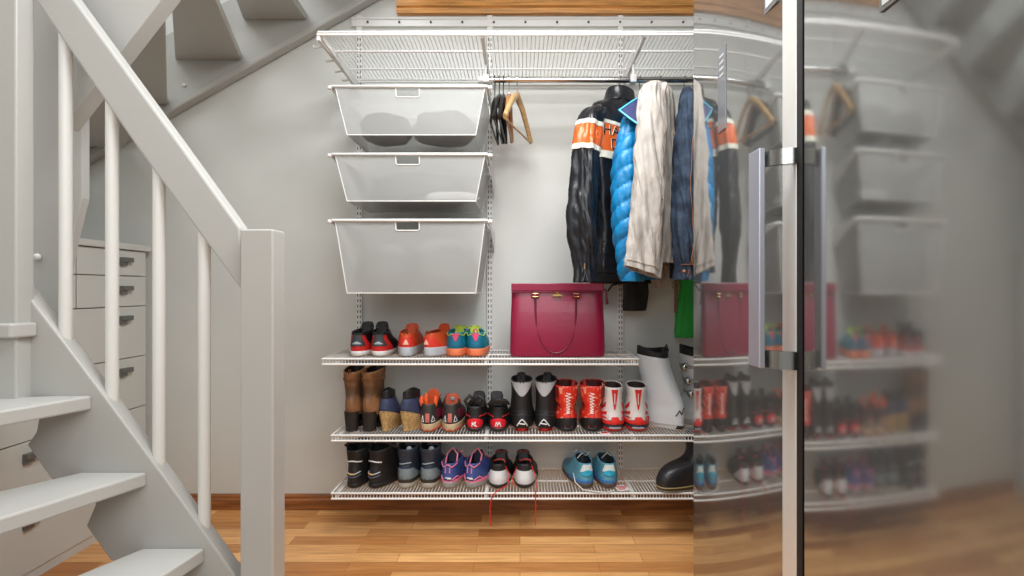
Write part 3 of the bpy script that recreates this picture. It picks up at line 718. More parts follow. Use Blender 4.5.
# alpine ski boots
ski = cm((224, 231, 236), .3, 0.05)
def alpine(px, lb, rz, d, bs=-1):
    lv = [(.02, .0, .30, .040, .050, 0), (.06, -.004, .295, .044, .053, 0), (.095, .0, .25, .042, .05, 0), (.125, .01, .19, .045, .05, 0), (.18, .035, .185, .050, .052, 0), (.24, .060, .200, .053, .054, 0), (.290, .075, .21, .055, .055, .012)]
    def bits(t, sf):
        for u in (.55, .70, .86):
            bk = MB(); sf.patch(bk, u-.02, u+.02, bs*1.7, 1.1, 'rect', off=.004, nu=2); bo = bk.build('buckle_strap', grey, parent=t, smooth=True)
            c = sf.p(u, bs*1.5); n = sf.nrm(u, bs*1.5)
            MB().tube([c+n*.004+Vector((0, -.02, 0)), c+n*.014, c+n*.004+Vector((0, .02, 0))], .006, 8).sphere(c+n*.014, .018, 8).build('buckle', M['chrome'], parent=bo, smooth=True)
        m = MB(); f2 = Surf([(0,), (1,)], lambda q, u, th: sf.p(1, th) + Vector((-sf.p(1, th).x*.10, 0, -.02+.052*u + .008*math.sin(2*th))))
        f2.mesh(m, 6, 32); m.build('liner_cuff', blk, parent=t, smooth=True, solid=.008)
        MB().tube([sf.p(1, -.5)+Vector((0, 0, .02)), sf.p(1, -.2)+Vector((0, -.01, .06)), sf.p(1, .3)+Vector((0, 0, .03))], .003, 6).build('pull_loop', blk, parent=t, smooth=True)
        m = MB(); sf.patch(m, .86, .98, 1.1, .5, 'rect', off=.004); m.build('power_strap', cm((200, 195, 180)), parent=t, smooth=True)
    N_ = [[(.16, -.55), (.27, -.35)], [(.27, -.35), (.19, -.22)], [(.19, -.22), (.31, .02)], [(.16, -.55), (.22, -.45)]]
    make_shoe('alpine_boot', lb, 'boot', 'white alpine ski boots', (X(px, d), d, S2+.001), rz, lv, ski, cm((225, 228, 230)), lining,
        [(0, .01, .29, .030, .034, 0), (.015, -.002, .31, .034, .038, 0), (.02, -.002, .31, .036, .040, 0), (.026, 0, .308, .038, .04, 0)],
        [('custom', bits), ('line', 'logo', cm((40, 44, 52)), N_, .0022), ('spatch', 'heel_plate', cm((50, 52, 56)), .1, .5, 0, .5, 'rect')], lip=.01, deep=.1)
alpine(683, 'tall white alpine ski boot leaning left, whole in view beside the white and red boots', .80, 2.20, 1)
alpine(719, 'tall white alpine ski boot half hidden behind the edge of the steel refrigerator', .45, 2.20)

# --- bottom shelf
for i, (px, rz, lb) in enumerate(((352, -.10, 'black strapped cycling shoe at the left end of the lowest shelf'), (371.5, -.42, 'black strapped cycling shoe turned right, beside the grey hiking boots'))):
    def bits(t, sf):
        m = MB()
        if i == 0: m.tube([(-.025, .04, .15), (-.035, .02, .17), (-.02, .02, .185), (.0, .03, .178)], .008, 8, flat=.5)
        else: m.tube([(-.03, .05, .15), (-.02, .03, .185), (.0, .03, .19), (.04, .04, .185), (.10, .05, .165)], .008, 8, flat=.5)
        m.build('strap', blk, parent=t, smooth=True)
    make_shoe('cycling_shoe', lb, 'shoe', 'black strapped cycling shoes', (X(px, YH), YH, S3+.001), rz, BOOT(.285, .150, .016, .038, .040, cuff=.14, rise=.02), blk, blk, lining, None,
        [('line', 'silver_arc', wht, [[(.74, -.75), (.79, 0), (.74, .75)]], .0028), ('line', 'heel_logo', grey, [[(.38, -.6), (.33, 0), (.40, .6)]], .0028), ('line', 'heel_mark', cm((220, 160, 60)), [[(.355, -.2), (.345, .15)]], .003),
         ('line', 'heel_line', cm((90, 95, 105)), [[(.30, -.6), (.24, 0), (.30, .6)]], .002), ('custom', bits)])
hg = cm((118, 130, 134)); hn = cm((42, 52, 68))
for i, (px, lb) in enumerate(((404.5, 'grey and navy hiking boot beside the black cycling shoes'), (427.5, 'grey and navy hiking boot beside the blue and pink trainers'))):
    def bits(t, sf):
        MB().sphere((.002, .07, .140), .014, 8, (.9, .35, 1)).build('insole_label', cm((190, 195, 198)), parent=t, smooth=True)
    make_shoe('hiking_boot', lb, 'boot', 'grey and navy hiking boots', (X(px, YH), YH, S3+.001), -.03, BOOT(.29, .155, .022, .040, .040, cuff=.14, rise=.016), hn, cm((176, 172, 160)), lining, None,
        [('patch', 'heel_panel', hg, .13, .46, 0, 1.25, 'trap'), ('patch', 'rand', cm((52, 44, 40)), .0, .13, 0, 1.5, 'rect', {'off': .004, 'nt': 24}), ('line', 'heel_line', cm((170, 186, 196)), [[(.60, -.5), (.62, -.1), (.66, .1), (.66, .5)]], .002), ('custom', bits),
         ('tongue', hn, .015, .03), ('laces', dgrey, 4)])
bl = cm((58, 78, 140)); pk = cm((238, 130, 150))
for i, (px, rz, lb) in enumerate(((447.5, -.15, 'blue and pink trainer, the left one beside the grey hiking boots'), (469.5, -.35, 'blue and pink trainer turned right, beside the white heeled shoes'))):
    def bits(t, sf):
        m = MB(); c = sf.p(1, PI)
        m.tube([(-.024, .05, .085), (-.022, .075, .12), (0, .085, .142), (.022, .075, .12), (.024, .05, .085)], .0035, 6); m.build('collar_piping', pk, parent=t, smooth=True)
        m = MB().prism([(-.022, .09, .08), (.022, .09, .08), (.024, .095, .11), (.012, .1, .132), (-.012, .1, .132), (-.024, .095, .11)], (0, .006, 0)); m.build('tongue', cm((36, 40, 60)), parent=t, bevel=.002)
    make_shoe('running_shoe', lb, 'shoe', 'blue and pink trainers', (X(px, YH), YH, S3+.001), rz, LOW(.27, .098, .024, .039), bl, cm((150, 148, 142)), cm((34, 38, 52)), None,
        [('patch', 'sole_band', cm((240, 120, 150)), .0, .14, 0, 1.4, 'rect', {'off': .004}), ('line', 'pink_lines', pk, [[(.98, -1.0), (.86, -.3), (.98, 0), (.86, .3), (.98, 1.0)], [(.86, -.14), (.55, -.12)], [(.86, .14), (.55, .12)], [(.14, -.9), (.3, -.7), (.18, -.3)], [(.14, .9), (.3, .7), (.18, .3)]], .0022),
         ('line', 'logo', wht, [[(.30, -.1), (.30, .2)], [(.25, 0), (.25, .25)]], .002), ('custom', bits), ('laces', pk, 4)], asym=-.01 if i else .01)
for i, (px, rz, lb) in enumerate(((498, .0, 'black racing shoe with white heel and red laces, the left one, beside the blue trainers'), (524, -.06, 'black racing shoe with white heel and red laces trailing down its right side'))):
    def bits(t, sf):
        m = MB(); s = -1 if i == 0 else 1
        if i == 0: pts = [(.03, .02, .085), (.046, .0, .06), (.040, -.012, .02), (.0, -.032, .004), (-.022, -.045, -.01), (-.03, -.05, -.06), (-.028, -.048, -.13)]
        else: pts = [(.03, .02, .09), (.046, -.005, .06), (.05, -.02, .02), (.048, -.045, -.004), (.05, -.052, -.05), (.048, -.05, -.125)]
        m.tube(pts, .0022, 6)
        m.tube([(-.03, .03, .082), (-.044, .01, .05), (-.048, .0, .025), (-.03, -.01, .012)], .002, 6) if i else None
        m.tube([(-.02, .06, .095), (0, .05, .105), (.022, .055, .102), (.03, .04, .09)], .0025, 6)
        m.build('red_lace', cm((206, 40, 34)), parent=t, smooth=True)
    make_shoe('racing_shoe', lb, 'shoe', 'white-heeled racing shoes with red laces', (X(px, YH), YH, S3+.001), rz, LOW(.275, .094, .014, .041), blk, cm((34, 34, 36)), lining, None,
        [('patch', 'heel_panel', cm((218, 220, 222)), .0, .80, 0, 1.35, 'trap', {'nt': 14}), ('custom', bits), ('tongue', blk, .015, .026), ('laces', cm((206, 40, 34)), 4)], asym=-.01 if i else .01)
lb1 = cm((86, 152, 176)); lb2 = cm((60, 120, 190))
for i, (px, rz, lb) in enumerate(((587.5, .20, 'light blue trainer angled left with a pale lace lying along its side'), (609.5, .0, 'light blue trainer standing straight, the right one of its pair'))):
    def bits(t, sf):
        m = MB()
        if i == 0: m.tube([(-.045, .05, .05), (-.052, .0, .03), (-.03, -.03, .01), (.02, -.045, .004), (.06, -.06, .003), (.10, -.045, .003)], .0022, 6)
        m.tube([(-.02, .08, .10), (.0, .07, .125), (.02, .08, .11), (.03, .06, .13)], .002, 6)
        m.build('pale_lace', cm((206, 208, 204)), parent=t, smooth=True)
    make_shoe('running_shoe', lb, 'shoe', 'light blue trainers', (X(px, YH), YH, S3+.001), rz, LOW(.275, .098, .018, .040), lb1, cm((86, 74, 66)), cm((40, 46, 52)), None,
        [('patch', 'heel_top', cm((214, 222, 220)), .72, .98, 0, .6, 'trap'), ('patch', 'heel_badge', cm((40, 160, 190)), .48, .80, 0, .42, 'ell', {'off': .004}), ('patch', 'blue_band', lb2, .0, .20, 0, 1.3, 'rect', {'off': .003}), ('custom', bits), ('laces', cm((190, 194, 196)), 5)], asym=-.01 if i else .01)
# tall rubber boot lying with its toe to the left
gold_l = cm((150, 132, 84)); rub = cm((38, 38, 40), .4)
lv = [(.018, 0, .275, .040, .048, 0), (.052, -.004, .272, .042, .05, 0), (.090, 0, .235, .042, .048, 0), (.112, .002, .15, .042, .045, 0), (.14, .0, .118, .045, .047, 0), (.18, -.004, .118, .048, .05, 0), (.215, -.006, .12, .05, .05, 0)]
make_shoe('rubber_boot', 'dark rubber boot with a yellowish sole line, its toe pointing left on the lowest shelf', 'boot', None, (.812, 2.25, S3+.001), PI/2+.40, lv, rub, cm((70, 60, 44)), lining, None,
    [('line', 'sole_line', gold_l, [[(.02, th/10) for th in range(0, 64, 3)]], .003)])

# paper cards lying on the wire shelves
def card(lb, x, y, z, w, d, rz):
    o = MB().box((-w/2, -d/2, 0), (w/2, d/2, .0012)).build('paper_card', cm((214, 208, 202), .7)); o.location = (x, y, z); o.rotation_euler = (0, 0, rz); tag(o, lb, 'card')
    m = MB()
    for k in range(3): m.box((-w*.35, -d*.3+k*d*.22, .0012), (w*.2+k*.01, -d*.3+k*d*.22+.008, .0016))
    m.build('print', cm((190, 50, 52)), parent=o)
card('small printed paper card under the light blue trainers', X(622, 2.17), 2.18, S3+.0002, .05, .06, .3)
card('small pale paper card lying by the white and red boots', X(604, 2.17), 2.155, S2+.0002, .04, .03, .1)

# ================================================================== HANGERS
def hanger(lb, hookx, near, far, zarm, zneck, mt, r=.009, group='empty hangers', flat=1.6, bar=True, hookmat=None):
    t = thing('coat_hanger', lb, 'hanger', (hookx, RY, RZ), 0, group)
    k = dict(parent=t, world=True)
    n = Vector((hookx, RY, zneck)); A = Vector((near[0], near[1], zarm)); B = Vector((far[0], far[1], zarm))
    pts = [A, A.lerp(n, .25)+Vector((0, 0, .010)), A.lerp(n, .6)+Vector((0, 0, .018)), n, B.lerp(n, .6)+Vector((0, 0, .018)), B.lerp(n, .25)+Vector((0, 0, .010)), B]
    MB().tube(pts, [r*.9, r, r*1.1, r*1.3, r*1.1, r, r*.9], 8, flat=flat).build('shoulder_arms', mt, smooth=True, **k)
    if bar: MB().tube([A+Vector((0, .01, -.004)), B+Vector((0, -.01, -.004))], .004, 8).build('trouser_bar', mt, smooth=True, **k)
    h = []; rr_ = .0155
    for q in range(12):
        a = -PI*.25 + q/11*PI*1.35
        h.append(Vector((hookx+.0, RY+math.cos(a)*rr_, RZ+math.sin(a)*rr_+.001)))
    h = [n, Vector((hookx, RY, RZ-.040)), Vector((hookx, RY+.012, RZ-.022))] + h
    MB().tube(h, .0022, 6).build('hook', hookmat or M['chrome'], smooth=True, **k)
hanger('pale wooden coat hanger turned slightly to the right on the rod', -.012, (-.056, 1.96), (.048, 2.32), 1.655, 1.808, M['wood'])
hanger('darker wooden coat hanger, edge-on behind the pale wooden one', -.045, (-.050, 1.99), (-.036, 2.34), 1.665, 1.80, M['wood2'])
hanger('black coat hanger nearest to the wooden hangers', -.068, (-.078, 1.99), (-.062, 2.34), 1.66, 1.80, M['black'], .008, hookmat=M['black'])
hanger('black coat hanger in the middle of the three black ones', -.085, (-.098, 1.99), (-.076, 2.34), 1.66, 1.80, M['black'], .008, hookmat=M['black'])
hanger('black coat hanger nearest to the mesh baskets', -.103, (-.113, 2.04), (-.098, 2.36), 1.66, 1.79, M['black'], .006, hookmat=M['black'])

# ================================================================== HANGING CLOTHES
def cloth_surf(rings, folds=.10, nf=5, seed=0, quilt=None, p=.85, wr=.008, tilt=0.0):
    # ring: x, y, z, half width, half thickness, rotation in degrees
    def fn(q, u, th):
        x, y, z, a, b, r = q; r = math.radians(r)
        c, s = math.cos(th), math.sin(th)
        k = 1 + folds*(.25+.75*u)*(.6*math.sin(nf*th+seed+u*2.2)+.4*math.sin((nf*2+1)*th-seed*2+u*3))
        cs, sn = math.copysign(abs(c)**p, c), math.copysign(abs(s)**p, s)
        L = Vector((cs*a*k, sn*b*k, 0))
        n1 = noise.noise(Vector((cs*1.6+seed, sn*1.6, z*7+c*2)))*wr
        n2 = noise.noise(Vector((cs*3.5, sn*3.5+seed, z*26+c*5)))*wr*.55
        d = L.normalized() if L.length > 1e-6 else Vector()
        if quilt:
            ph = (z*quilt[0] + quilt[1]*c + quilt[2]*s) % 1.0
            L += d*quilt[3]*(abs(math.sin(PI*ph))**.35 - .85)
        L += d*(n1+n2)*min(1, u*6)
        z = z + tilt*u**3*c
        return Vector((x + L.x*math.cos(r) - L.y*math.sin(r), y + L.x*math.sin(r) + L.y*math.cos(r), z))
    return Surf(rings, fn)
def add_cloth(t, name, rings, mt, nu=90, nt=80, solid=.003, cap0=True, **k):
    sf = cloth_surf(rings, **k); m = MB(); sf.mesh(m, nu, nt, cap0=cap0); m.build(name, mt, parent=t, world=True, smooth=True, solid=solid); return sf
def on_hanger(t, x, rot, half, z, mt=None):
    d = Vector((math.cos(math.radians(rot)), math.sin(math.radians(rot)), 0))
    n = Vector((x, RY, z)); k = dict(parent=None)
def patch_on(t, sf, name, mt, *a, **k):
    m = MB(); sf.patch(m, *a, **k); return m.build(name, mt, parent=t, world=True, smooth=True)
def line_on(t, sf, name, mt, ptl, w, **k):
    m = MB()
    for pts in ptl: sf.line(m, pts, w, **k)
    return m.build(name, mt, parent=t, world=True, smooth=True)
def ufor(sf, z):    # the u at which the surface passes height z
    lo, hi = 0, 1
    for _ in range(30):
        mid = (lo+hi)/2
        if sf.par(mid)[2] > z: lo = mid
        else: hi = mid
    return (lo+hi)/2
def garment_hanger(lb, x, rot, zn, half=.17, mt=None):
    d = Vector((math.cos(math.radians(rot)), math.sin(math.radians(rot)), 0))
    hanger(lb, x, ((Vector((x, RY, 0))-d*half).x, (Vector((x, RY, 0))-d*half).y), ((Vector((x, RY, 0))+d*half).x, (Vector((x, RY, 0))+d*half).y), zn-.07, zn, mt or M['black'], .006, 'hangers carrying clothes', bar=False)

# leather jacket
lj = thing('leather_jacket', 'black leather motorcycle jacket with orange lettered band and cream stripes', 'jacket', (.40, 2.17, 1.83))
body = add_cloth(lj, 'body', [(.408, 2.17, 1.815, .060, .040, 50), (.405, 2.17, 1.785, .068, .048, 50), (.402, 2.167, 1.762, .105, .050, 50), (.399, 2.164, 1.735, .158, .055, 50), (.397, 2.164, 1.70, .176, .057, 50), (.397, 2.165, 1.64, .175, .060, 50),
    (.395, 2.165, 1.5, .172, .068, 50), (.395, 2.165, 1.35, .168, .072, 50), (.40, 2.165, 1.22, .155, .064, 50), (.40, 2.165, 1.13, .152, .060, 50), (.40, 2.165, 1.08, .152, .060, 50)], M['leather'], folds=.06, nf=5, seed=1, wr=.014)
ua, ub = ufor(body, 1.655), ufor(body, 1.535); us = .012
D = math.radians
patch_on(lj, body, 'orange_band', M['orange'], ua, ub, D(258), D(72), off=.003, nt=80, nu=20)
patch_on(lj, body, 'cream_stripe', M['cream'], ua-us, ua+.006, D(258), D(72), off=.004, nt=80, nu=2)
patch_on(lj, body, 'cream_stripe', M['cream'], ub-.006, ub+us, D(258), D(72), off=.004, nt=80, nu=2)
def letters(txt, th0, wth, gap, z1, z0):
    G = {'H': [[(0, 0), (0, 1)], [(1, 0), (1, 1)], [(0, .5), (1, .5)]], 'A': [[(0, 0), (.5, 1), (1, 0)], [(.25, .4), (.75, .4)]], 'R': [[(0, 0), (0, 1), (.8, 1), (.9, .75), (.8, .5), (0, .5)], [(.4, .5), (1, 0)]],
         'D': [[(0, 0), (0, 1), (.6, 1), (1, .7), (1, .3), (.6, 0), (0, 0)]]}
    out = []
    for i, c in enumerate(txt):
        o = th0 + i*(wth+gap)
        for st_ in G[c]: out.append([(ufor(body, z0+(z1-z0)*y), D(o + wth*x)) for x, y in st_])
    return out
LT = letters('HAR', 211, 12, 6, 1.642, 1.606) + letters('DA', 226, 12, 6, 1.590, 1.556)
line_on(lj, body, 'letter_outline', M['cream'], LT, .0042, off=.002, sub=8)
line_on(lj, body, 'lettering', M['leather'], LT, .0030, off=.0042, sub=8)
patch_on(lj, body, 'ribbed_panel', M['leather_rib'], ufor(body, 1.32), ufor(body, 1.15), D(215), D(30), off=.003, nt=12)
line_on(lj, body, 'seam', cm((60, 62, 70)), [[(ufor(body, z), D(204)) for z in (1.70, 1.6, 1.5, 1.4, 1.3, 1.2)], [(ufor(body, z), D(225+10*math.sin(z*9))) for z in (1.53, 1.45, 1.38, 1.30)]], .0018)
slv = add_cloth(lj, 'sleeve', [(.300, 2.03, 1.712, .022, .018, 60), (.284, 2.005, 1.695, .042, .036, 60), (.262, 1.985, 1.655, .050, .042, 60), (.247, 1.97, 1.56, .052, .042, 60), (.238, 1.96, 1.45, .056, .046, 60), (.232, 1.955, 1.32, .058, .052, 60), (.232, 1.95, 1.22, .054, .049, 60), (.236, 1.95, 1.13, .043, .041, 60), (.237, 1.95, 1.04, .042, .040, 60)], M['leather'], folds=.05, nf=4, seed=3, wr=.015)
sa, sb = ufor(slv, 1.622), ufor(slv, 1.540)
patch_on(lj, slv, 'orange_band', M['orange'], sa, sb, D(200), D(175), off=.003, nt=80, nu=20)
patch_on(lj, slv, 'cream_stripe', M['cream'], sa-.018, sa+.004, D(200), D(175), off=.0045, nt=80, nu=2)
patch_on(lj, slv, 'cream_stripe', M['cream'], sb-.004, sb+.018, D(200), D(175), off=.0045, nt=80, nu=2)
line_on(lj, slv, 'cuff_zip', M['chrome'], [[(ufor(slv, 1.11), D(205)), (ufor(slv, 1.09), D(206))]], .0035)
line_on(lj, slv, 'cuff_seam', cm((70, 72, 78)), [[(ufor(slv, 1.09), D(206)), (ufor(slv, 1.045), D(192))], [(ufor(slv, 1.09), D(206)), (ufor(slv, 1.045), D(222))]], .0014)
add_cloth(lj, 'collar', [(.412, 2.168, 1.828, .066, .044, 50), (.408, 2.17, 1.80, .070, .050, 50), (.404, 2.17, 1.772, .080, .054, 50)], M['leather'], nu=8, nt=32, cap0=False, folds=.02, solid=.006)
garment_hanger('chrome hook of the hanger inside the black leather jacket', .412, 50, 1.80, .12)

# blue puffer
pj = thing('puffer_jacket', 'bright blue quilted puffer jacket with navy-lined collar, beside the leather jacket', 'jacket', (.50, 2.15, 1.8))
pb = add_cloth(pj, 'body', [(.492, 2.15, 1.775, .045, .03, 72), (.492, 2.15, 1.74, .075, .04, 72), (.490, 2.14, 1.70, .125, .050, 72), (.485, 2.13, 1.64, .155, .058, 72), (.478, 2.12, 1.5, .160, .070, 72), (.474, 2.12, 1.35, .162, .076, 72), (.476, 2.12, 1.2, .160, .078, 72), (.49, 2.12, 1.1, .155, .070, 72), (.50, 2.12, 1.055, .145, .058, 72)], M['puffer'],
    nu=170, nt=72, folds=.02, seed=2, quilt=(17, .25, .5, .012), wr=.008)
sl2 = add_cloth(pj, 'sleeve', [(.452, 2.04, 1.70, .015, .015, 62), (.432, 1.99, 1.67, .045, .034, 62), (.410, 1.965, 1.58, .054, .044, 62), (.392, 1.955, 1.45, .056, .050, 62), (.390, 1.95, 1.3, .058, .050, 62), (.398, 1.955, 1.18, .054, .048, 62), (.41, 1.96, 1.08, .048, .044, 62), (.415, 1.96, 1.045, .044, .040, 62)], M['puffer'], nu=170, nt=60, folds=.02, seed=5, quilt=(16, .2, .5, .011), wr=.008)
# stand-up collar turned outwards: a thick flap with piping
def flap(t, name, pts, thick, mt, edge=None):
    q = [Vector(p) for p in pts]; n = (q[1]-q[0]).cross(q[2]-q[0]).normalized()
    if n.y > 0: n = -n
    m = MB(); m.prism(q, -n*thick); o = m.build(name, mt, parent=t, world=True, bevel=.003)
    if edge: MB().tube([p + n*.001 for p in q[:edge[1]]], .0035, 6).build('piping', edge[0], parent=t, world=True, smooth=True)
    return o
flap(pj, 'collar', [P(643, 96, 1.97), P(634, 100, 1.945), P(619, 110, 1.905), P(629, 118, 1.885), P(645, 129, 1.87)], .012, M['pufferdark'], (M['puffer_edge'], 5))
garment_hanger('black hanger inside the blue puffer jacket', .492, 72, 1.76, .12)

# beige linen jacket
bj = thing('linen_jacket', 'crumpled beige linen jacket hanging in front of the blue puffer jacket', 'jacket', (.57, 2.15, 1.83))
bb = add_cloth(bj, 'body', [(.575, 2.15, 1.835, .035, .018, 78), (.575, 2.15, 1.815, .08, .028, 78), (.577, 2.14, 1.76, .145, .038, 78), (.578, 2.14, 1.6, .150, .046, 78), (.582, 2.13, 1.45, .150, .052, 78), (.585, 2.13, 1.3, .150, .055, 78), (.580, 2.13, 1.18, .148, .055, 78), (.575, 2.13, 1.115, .145, .05, 78)], M['linen'], nu=120, nt=96, wr=.013, folds=.09, nf=7, seed=4)
bs = add_cloth(bj, 'sleeve', [(.515, 1.98, 1.775, .020, .022, 15), (.492, 1.915, 1.755, .042, .033, 15), (.472, 1.885, 1.70, .051, .034, 15), (.460, 1.87, 1.55, .055, .034, 15), (.452, 1.86, 1.40, .057, .035, 15), (.442, 1.855, 1.25, .059, .036, 15), (.434, 1.855, 1.15, .061, .036, 15), (.430, 1.855, 1.075, .063, .035, 15)], M['linen'], nu=120, nt=96, wr=.013, folds=.055, nf=5, seed=6, tilt=-.022)
add_cloth(bj, 'sleeve', [(.62, 2.26, 1.76, .03, .03, 15), (.625, 2.30, 1.70, .045, .03, 15), (.62, 2.31, 1.4, .045, .03, 15), (.615, 2.31, 1.2, .045, .028, 15), (.62, 2.31, 1.02, .04, .025, 15)], M['linen'], nu=120, nt=96, wr=.013, folds=.06, seed=8)
line_on(bj, bs, 'seam', M['linen_seam'], [[(ufor(bs, z), D(300)) for z in (1.72, 1.6, 1.5, 1.4, 1.3, 1.22)], [(ufor(bs, 1.10), D(a)) for a in range(190, 350, 20)], [(ufor(bs, 1.22), D(300)), (ufor(bs, 1.10), D(315))], [(ufor(bs, 1.20), D(285)), (ufor(bs, 1.11), D(280))]], .0013)
line_on(bj, bb, 'seam', M['linen_seam'], [[(ufor(bb, z), D(222)) for z in (1.74, 1.6, 1.45, 1.3, 1.15)], [(ufor(bb, 1.55), D(205)), (ufor(bb, 1.50), D(250))]], .0014)
cb = bb.p(ufor(bb, 1.60), D(222)) + bb.nrm(ufor(bb, 1.60), D(222))*.003
MB().sphere(cb, .010, 8, (1, .6, 1)).build('button', M['brass'], parent=bj, world=True, smooth=True)
cb = bs.p(ufor(bs, 1.33), D(300)); MB().sphere(cb + Vector((.002, -.002, 0)), .005, 6).build('button', M['brass'], parent=bj, world=True, smooth=True)
garment_hanger('black hanger inside the beige linen jacket', .575, 78, 1.815, .11)

# denim jacket
dj = thing('denim_jacket', 'dark blue denim jacket with orange stitching, squeezed against the steel refrigerator edge', 'jacket', (.65, 2.15, 1.83))
db = add_cloth(dj, 'body', [(.675, 2.15, 1.825, .035, .018, 80), (.675, 2.15, 1.79, .09, .028, 80), (.674, 2.14, 1.74, .140, .034, 80), (.668, 2.14, 1.6, .145, .040, 80), (.664, 2.14, 1.4, .146, .044, 80), (.662, 2.14, 1.2, .146, .046, 80), (.660, 2.14, 1.06, .142, .046, 80)], M['denim'], nu=100, nt=80, wr=.013, folds=.09, nf=6, seed=7)
ds = add_cloth(dj, 'sleeve', [(.640, 2.00, 1.755, .018, .018, 20), (.632, 1.965, 1.72, .036, .032, 20), (.622, 1.95, 1.60, .042, .036, 20), (.612, 1.945, 1.4, .050, .040, 20), (.610, 1.94, 1.2, .052, .040, 20), (.612, 1.94, 1.10, .042, .035, 20), (.612, 1.94, 1.05, .042, .035, 20)], M['denim'], nu=100, nt=80, wr=.013, folds=.07, nf=4, seed=9)
line_on(dj, ds, 'stitching', M['stitch'], [[(ufor(ds, z), D(262+8*math.sin(z*12))) for z in (1.7, 1.6, 1.5, 1.4, 1.3, 1.2, 1.1)], [(ufor(ds, 1.105), D(a)) for a in range(200, 350, 20)], [(ufor(ds, 1.20), D(275)), (ufor(ds, 1.06), D(240))]], .0009)
MB().sphere(ds.p(ufor(ds, 1.08), D(222)), .006, 6).build('button', M['stitch'], parent=dj, world=True, smooth=True)
garment_hanger('black hanger inside the dark denim jacket', .675, 80, 1.80, .11)

# black jacket behind, its hem and one sleeve showing below
kj = thing('black_jacket', 'black jacket hanging behind the others, hem and sleeve showing below the blue puffer', 'jacket', (.45, 2.36, 1.7))
add_cloth(kj, 'body', [(.48, 2.36, 1.66, .03, .02, 0), (.48, 2.365, 1.62, .10, .026, 0), (.47, 2.37, 1.5, .125, .026, 0), (.465, 2.37, 1.3, .135, .026, 0), (.465, 2.37, 1.15, .145, .028, 0), (.47, 2.37, 1.04, .155, .028, 0)], M['blackcloth'], nu=30, nt=48, folds=.05, seed=11)
add_cloth(kj, 'sleeve', [(.54, 2.33, 1.58, .02, .02, 0), (.53, 2.325, 1.5, .045, .022, 0), (.51, 2.33, 1.2, .05, .024, 0), (.51, 2.33, 1.05, .055, .026, 8), (.505, 2.33, .92, .050, .026, 14)], M['blackcloth'], nu=24, nt=36, folds=.05, seed=12)
MB().tube([P(608, 291, 2.2), P(612, 285, 2.25), P(640, 279, 2.3), P(665, 268, 2.33)], .004, 6).build('drawcord', M['black'], parent=kj, world=True, smooth=True)

# green cloth and belt low behind the denim
gc = thing('green_cloth', 'bright green cloth hanging below the denim jacket next to the refrigerator edge', 'garment', (.74, 2.36, 1.2))
add_cloth(gc, 'cloth', [(.745, 2.36, 1.40, .02, .012, 5), (.745, 2.36, 1.25, .03, .014, 5), (.750, 2.36, 1.06, .042, .016, 5), (.748, 2.36, .95, .048, .018, 5), (.745, 2.36, .86, .056, .018, 5), (.745, 2.36, .80, .058, .018, 5)], M['green'], nu=24, nt=44, folds=.10, nf=5, seed=13)
MB().box((.735, 2.355, 1.40), (.755, 2.365, 1.80)).build('strap', M['green'], parent=gc, world=True, bevel=.002)
bt = thing('belt', 'narrow brown leather belt hanging beside the green cloth', 'belt', (.68, 2.33, 1.2))
MB().prism([(.672, 2.33, 1.75), (.690, 2.335, 1.75), (.700, 2.335, 1.05), (.690, 2.335, .91), (.678, 2.33, .91), (.680, 2.33, 1.05)], (0, .004, 0)).build('strap', M['belt'], parent=bt, world=True)
MB().tube([(.672, 2.328, 1.02), (.700, 2.328, 1.02), (.700, 2.328, 1.045), (.672, 2.328, 1.045)], .003, 6, closed=True).build('buckle', M['brass'], parent=bt, world=True)

# ================================================================== REFRIGERATOR AND FREEZER
def bowed(y0, y1, z0, z1, x, kap, thick=.045, n=40, tilt=0.0):
    L = y1-y0; m = MB(); out = []; 
    for i in range(n+1):
        t = L*i/n; out.append((x - kap*t*(L-t)/2 + tilt*(t), y0+t))
    poly = out + [(x+thick, y1), (x+thick, y0)]
    m.prism([(a, b, z0) for a, b in poly], (0, 0, z1-z0)); return m
FX = .519
fr = thing('refrigerator', 'stainless steel refrigerator nearer the back wall, with the long vertical handle', 'refrigerator', (.85, 1.28, 0))
k = dict(parent=fr, world=True)
MB().box((.575, .985, .0), (1.20, 1.585, 2.06)).build('cabinet', M['fridge_side'], bevel=.004, **k)
dr = bowed(1.045, 1.585, .06, 2.05, FX, .28).build('door', M['steel_far'], smooth=True, **k)
MB().box((.562, .99, .06), (.576, 1.58, 2.05)).build('gasket', M['gasket'], **k)
k2 = dict(parent=dr, world=True)
MB().box((FX-.003, .992, .06), (FX+.043, 1.0445, 2.05)).build('edge_trim', M['alu'], bevel=.003, **k2)
MB().box((FX-.001, .972, .06), (FX+.05, .992, 2.05)).build('edge_gasket', M['gasket'], **k2)
# handle: two curved arms carry a flat vertical grip
HZ0, HZ1 = P(0, 367, 1.02).z, P(0, 150, 1.02).z
hd_ = thing
hob = MB().box((FX-.066, 1.004, HZ0), (FX-.054, 1.052, HZ1)).build('handle', M['alu_blue'], bevel=.002, **k2)
for z0, z1 in ((P(0, 165, 1.0).z, P(0, 149.5, 1.0).z), (P(0, 369, 1.0).z, P(0, 351, 1.0).z)):
    pts = []
    o_ = []; i_ = []
    for q in range(9):
        a = q/8*PI/2
        o_.append((FX-.054 + (.056)*(1-math.cos(a)) , 1.030-.046*math.sin(a)))
        i_.append((FX-.054 + (.056)*(1-math.cos(a)) , 1.040-.040*math.sin(a)))
    poly = o_ + i_[::-1]
    MB().prism([(a, b, z0) for a, b in poly], (0, 0, z1-z0)).build('handle_arm', M['bracket'], smooth=True, parent=hob, world=True)
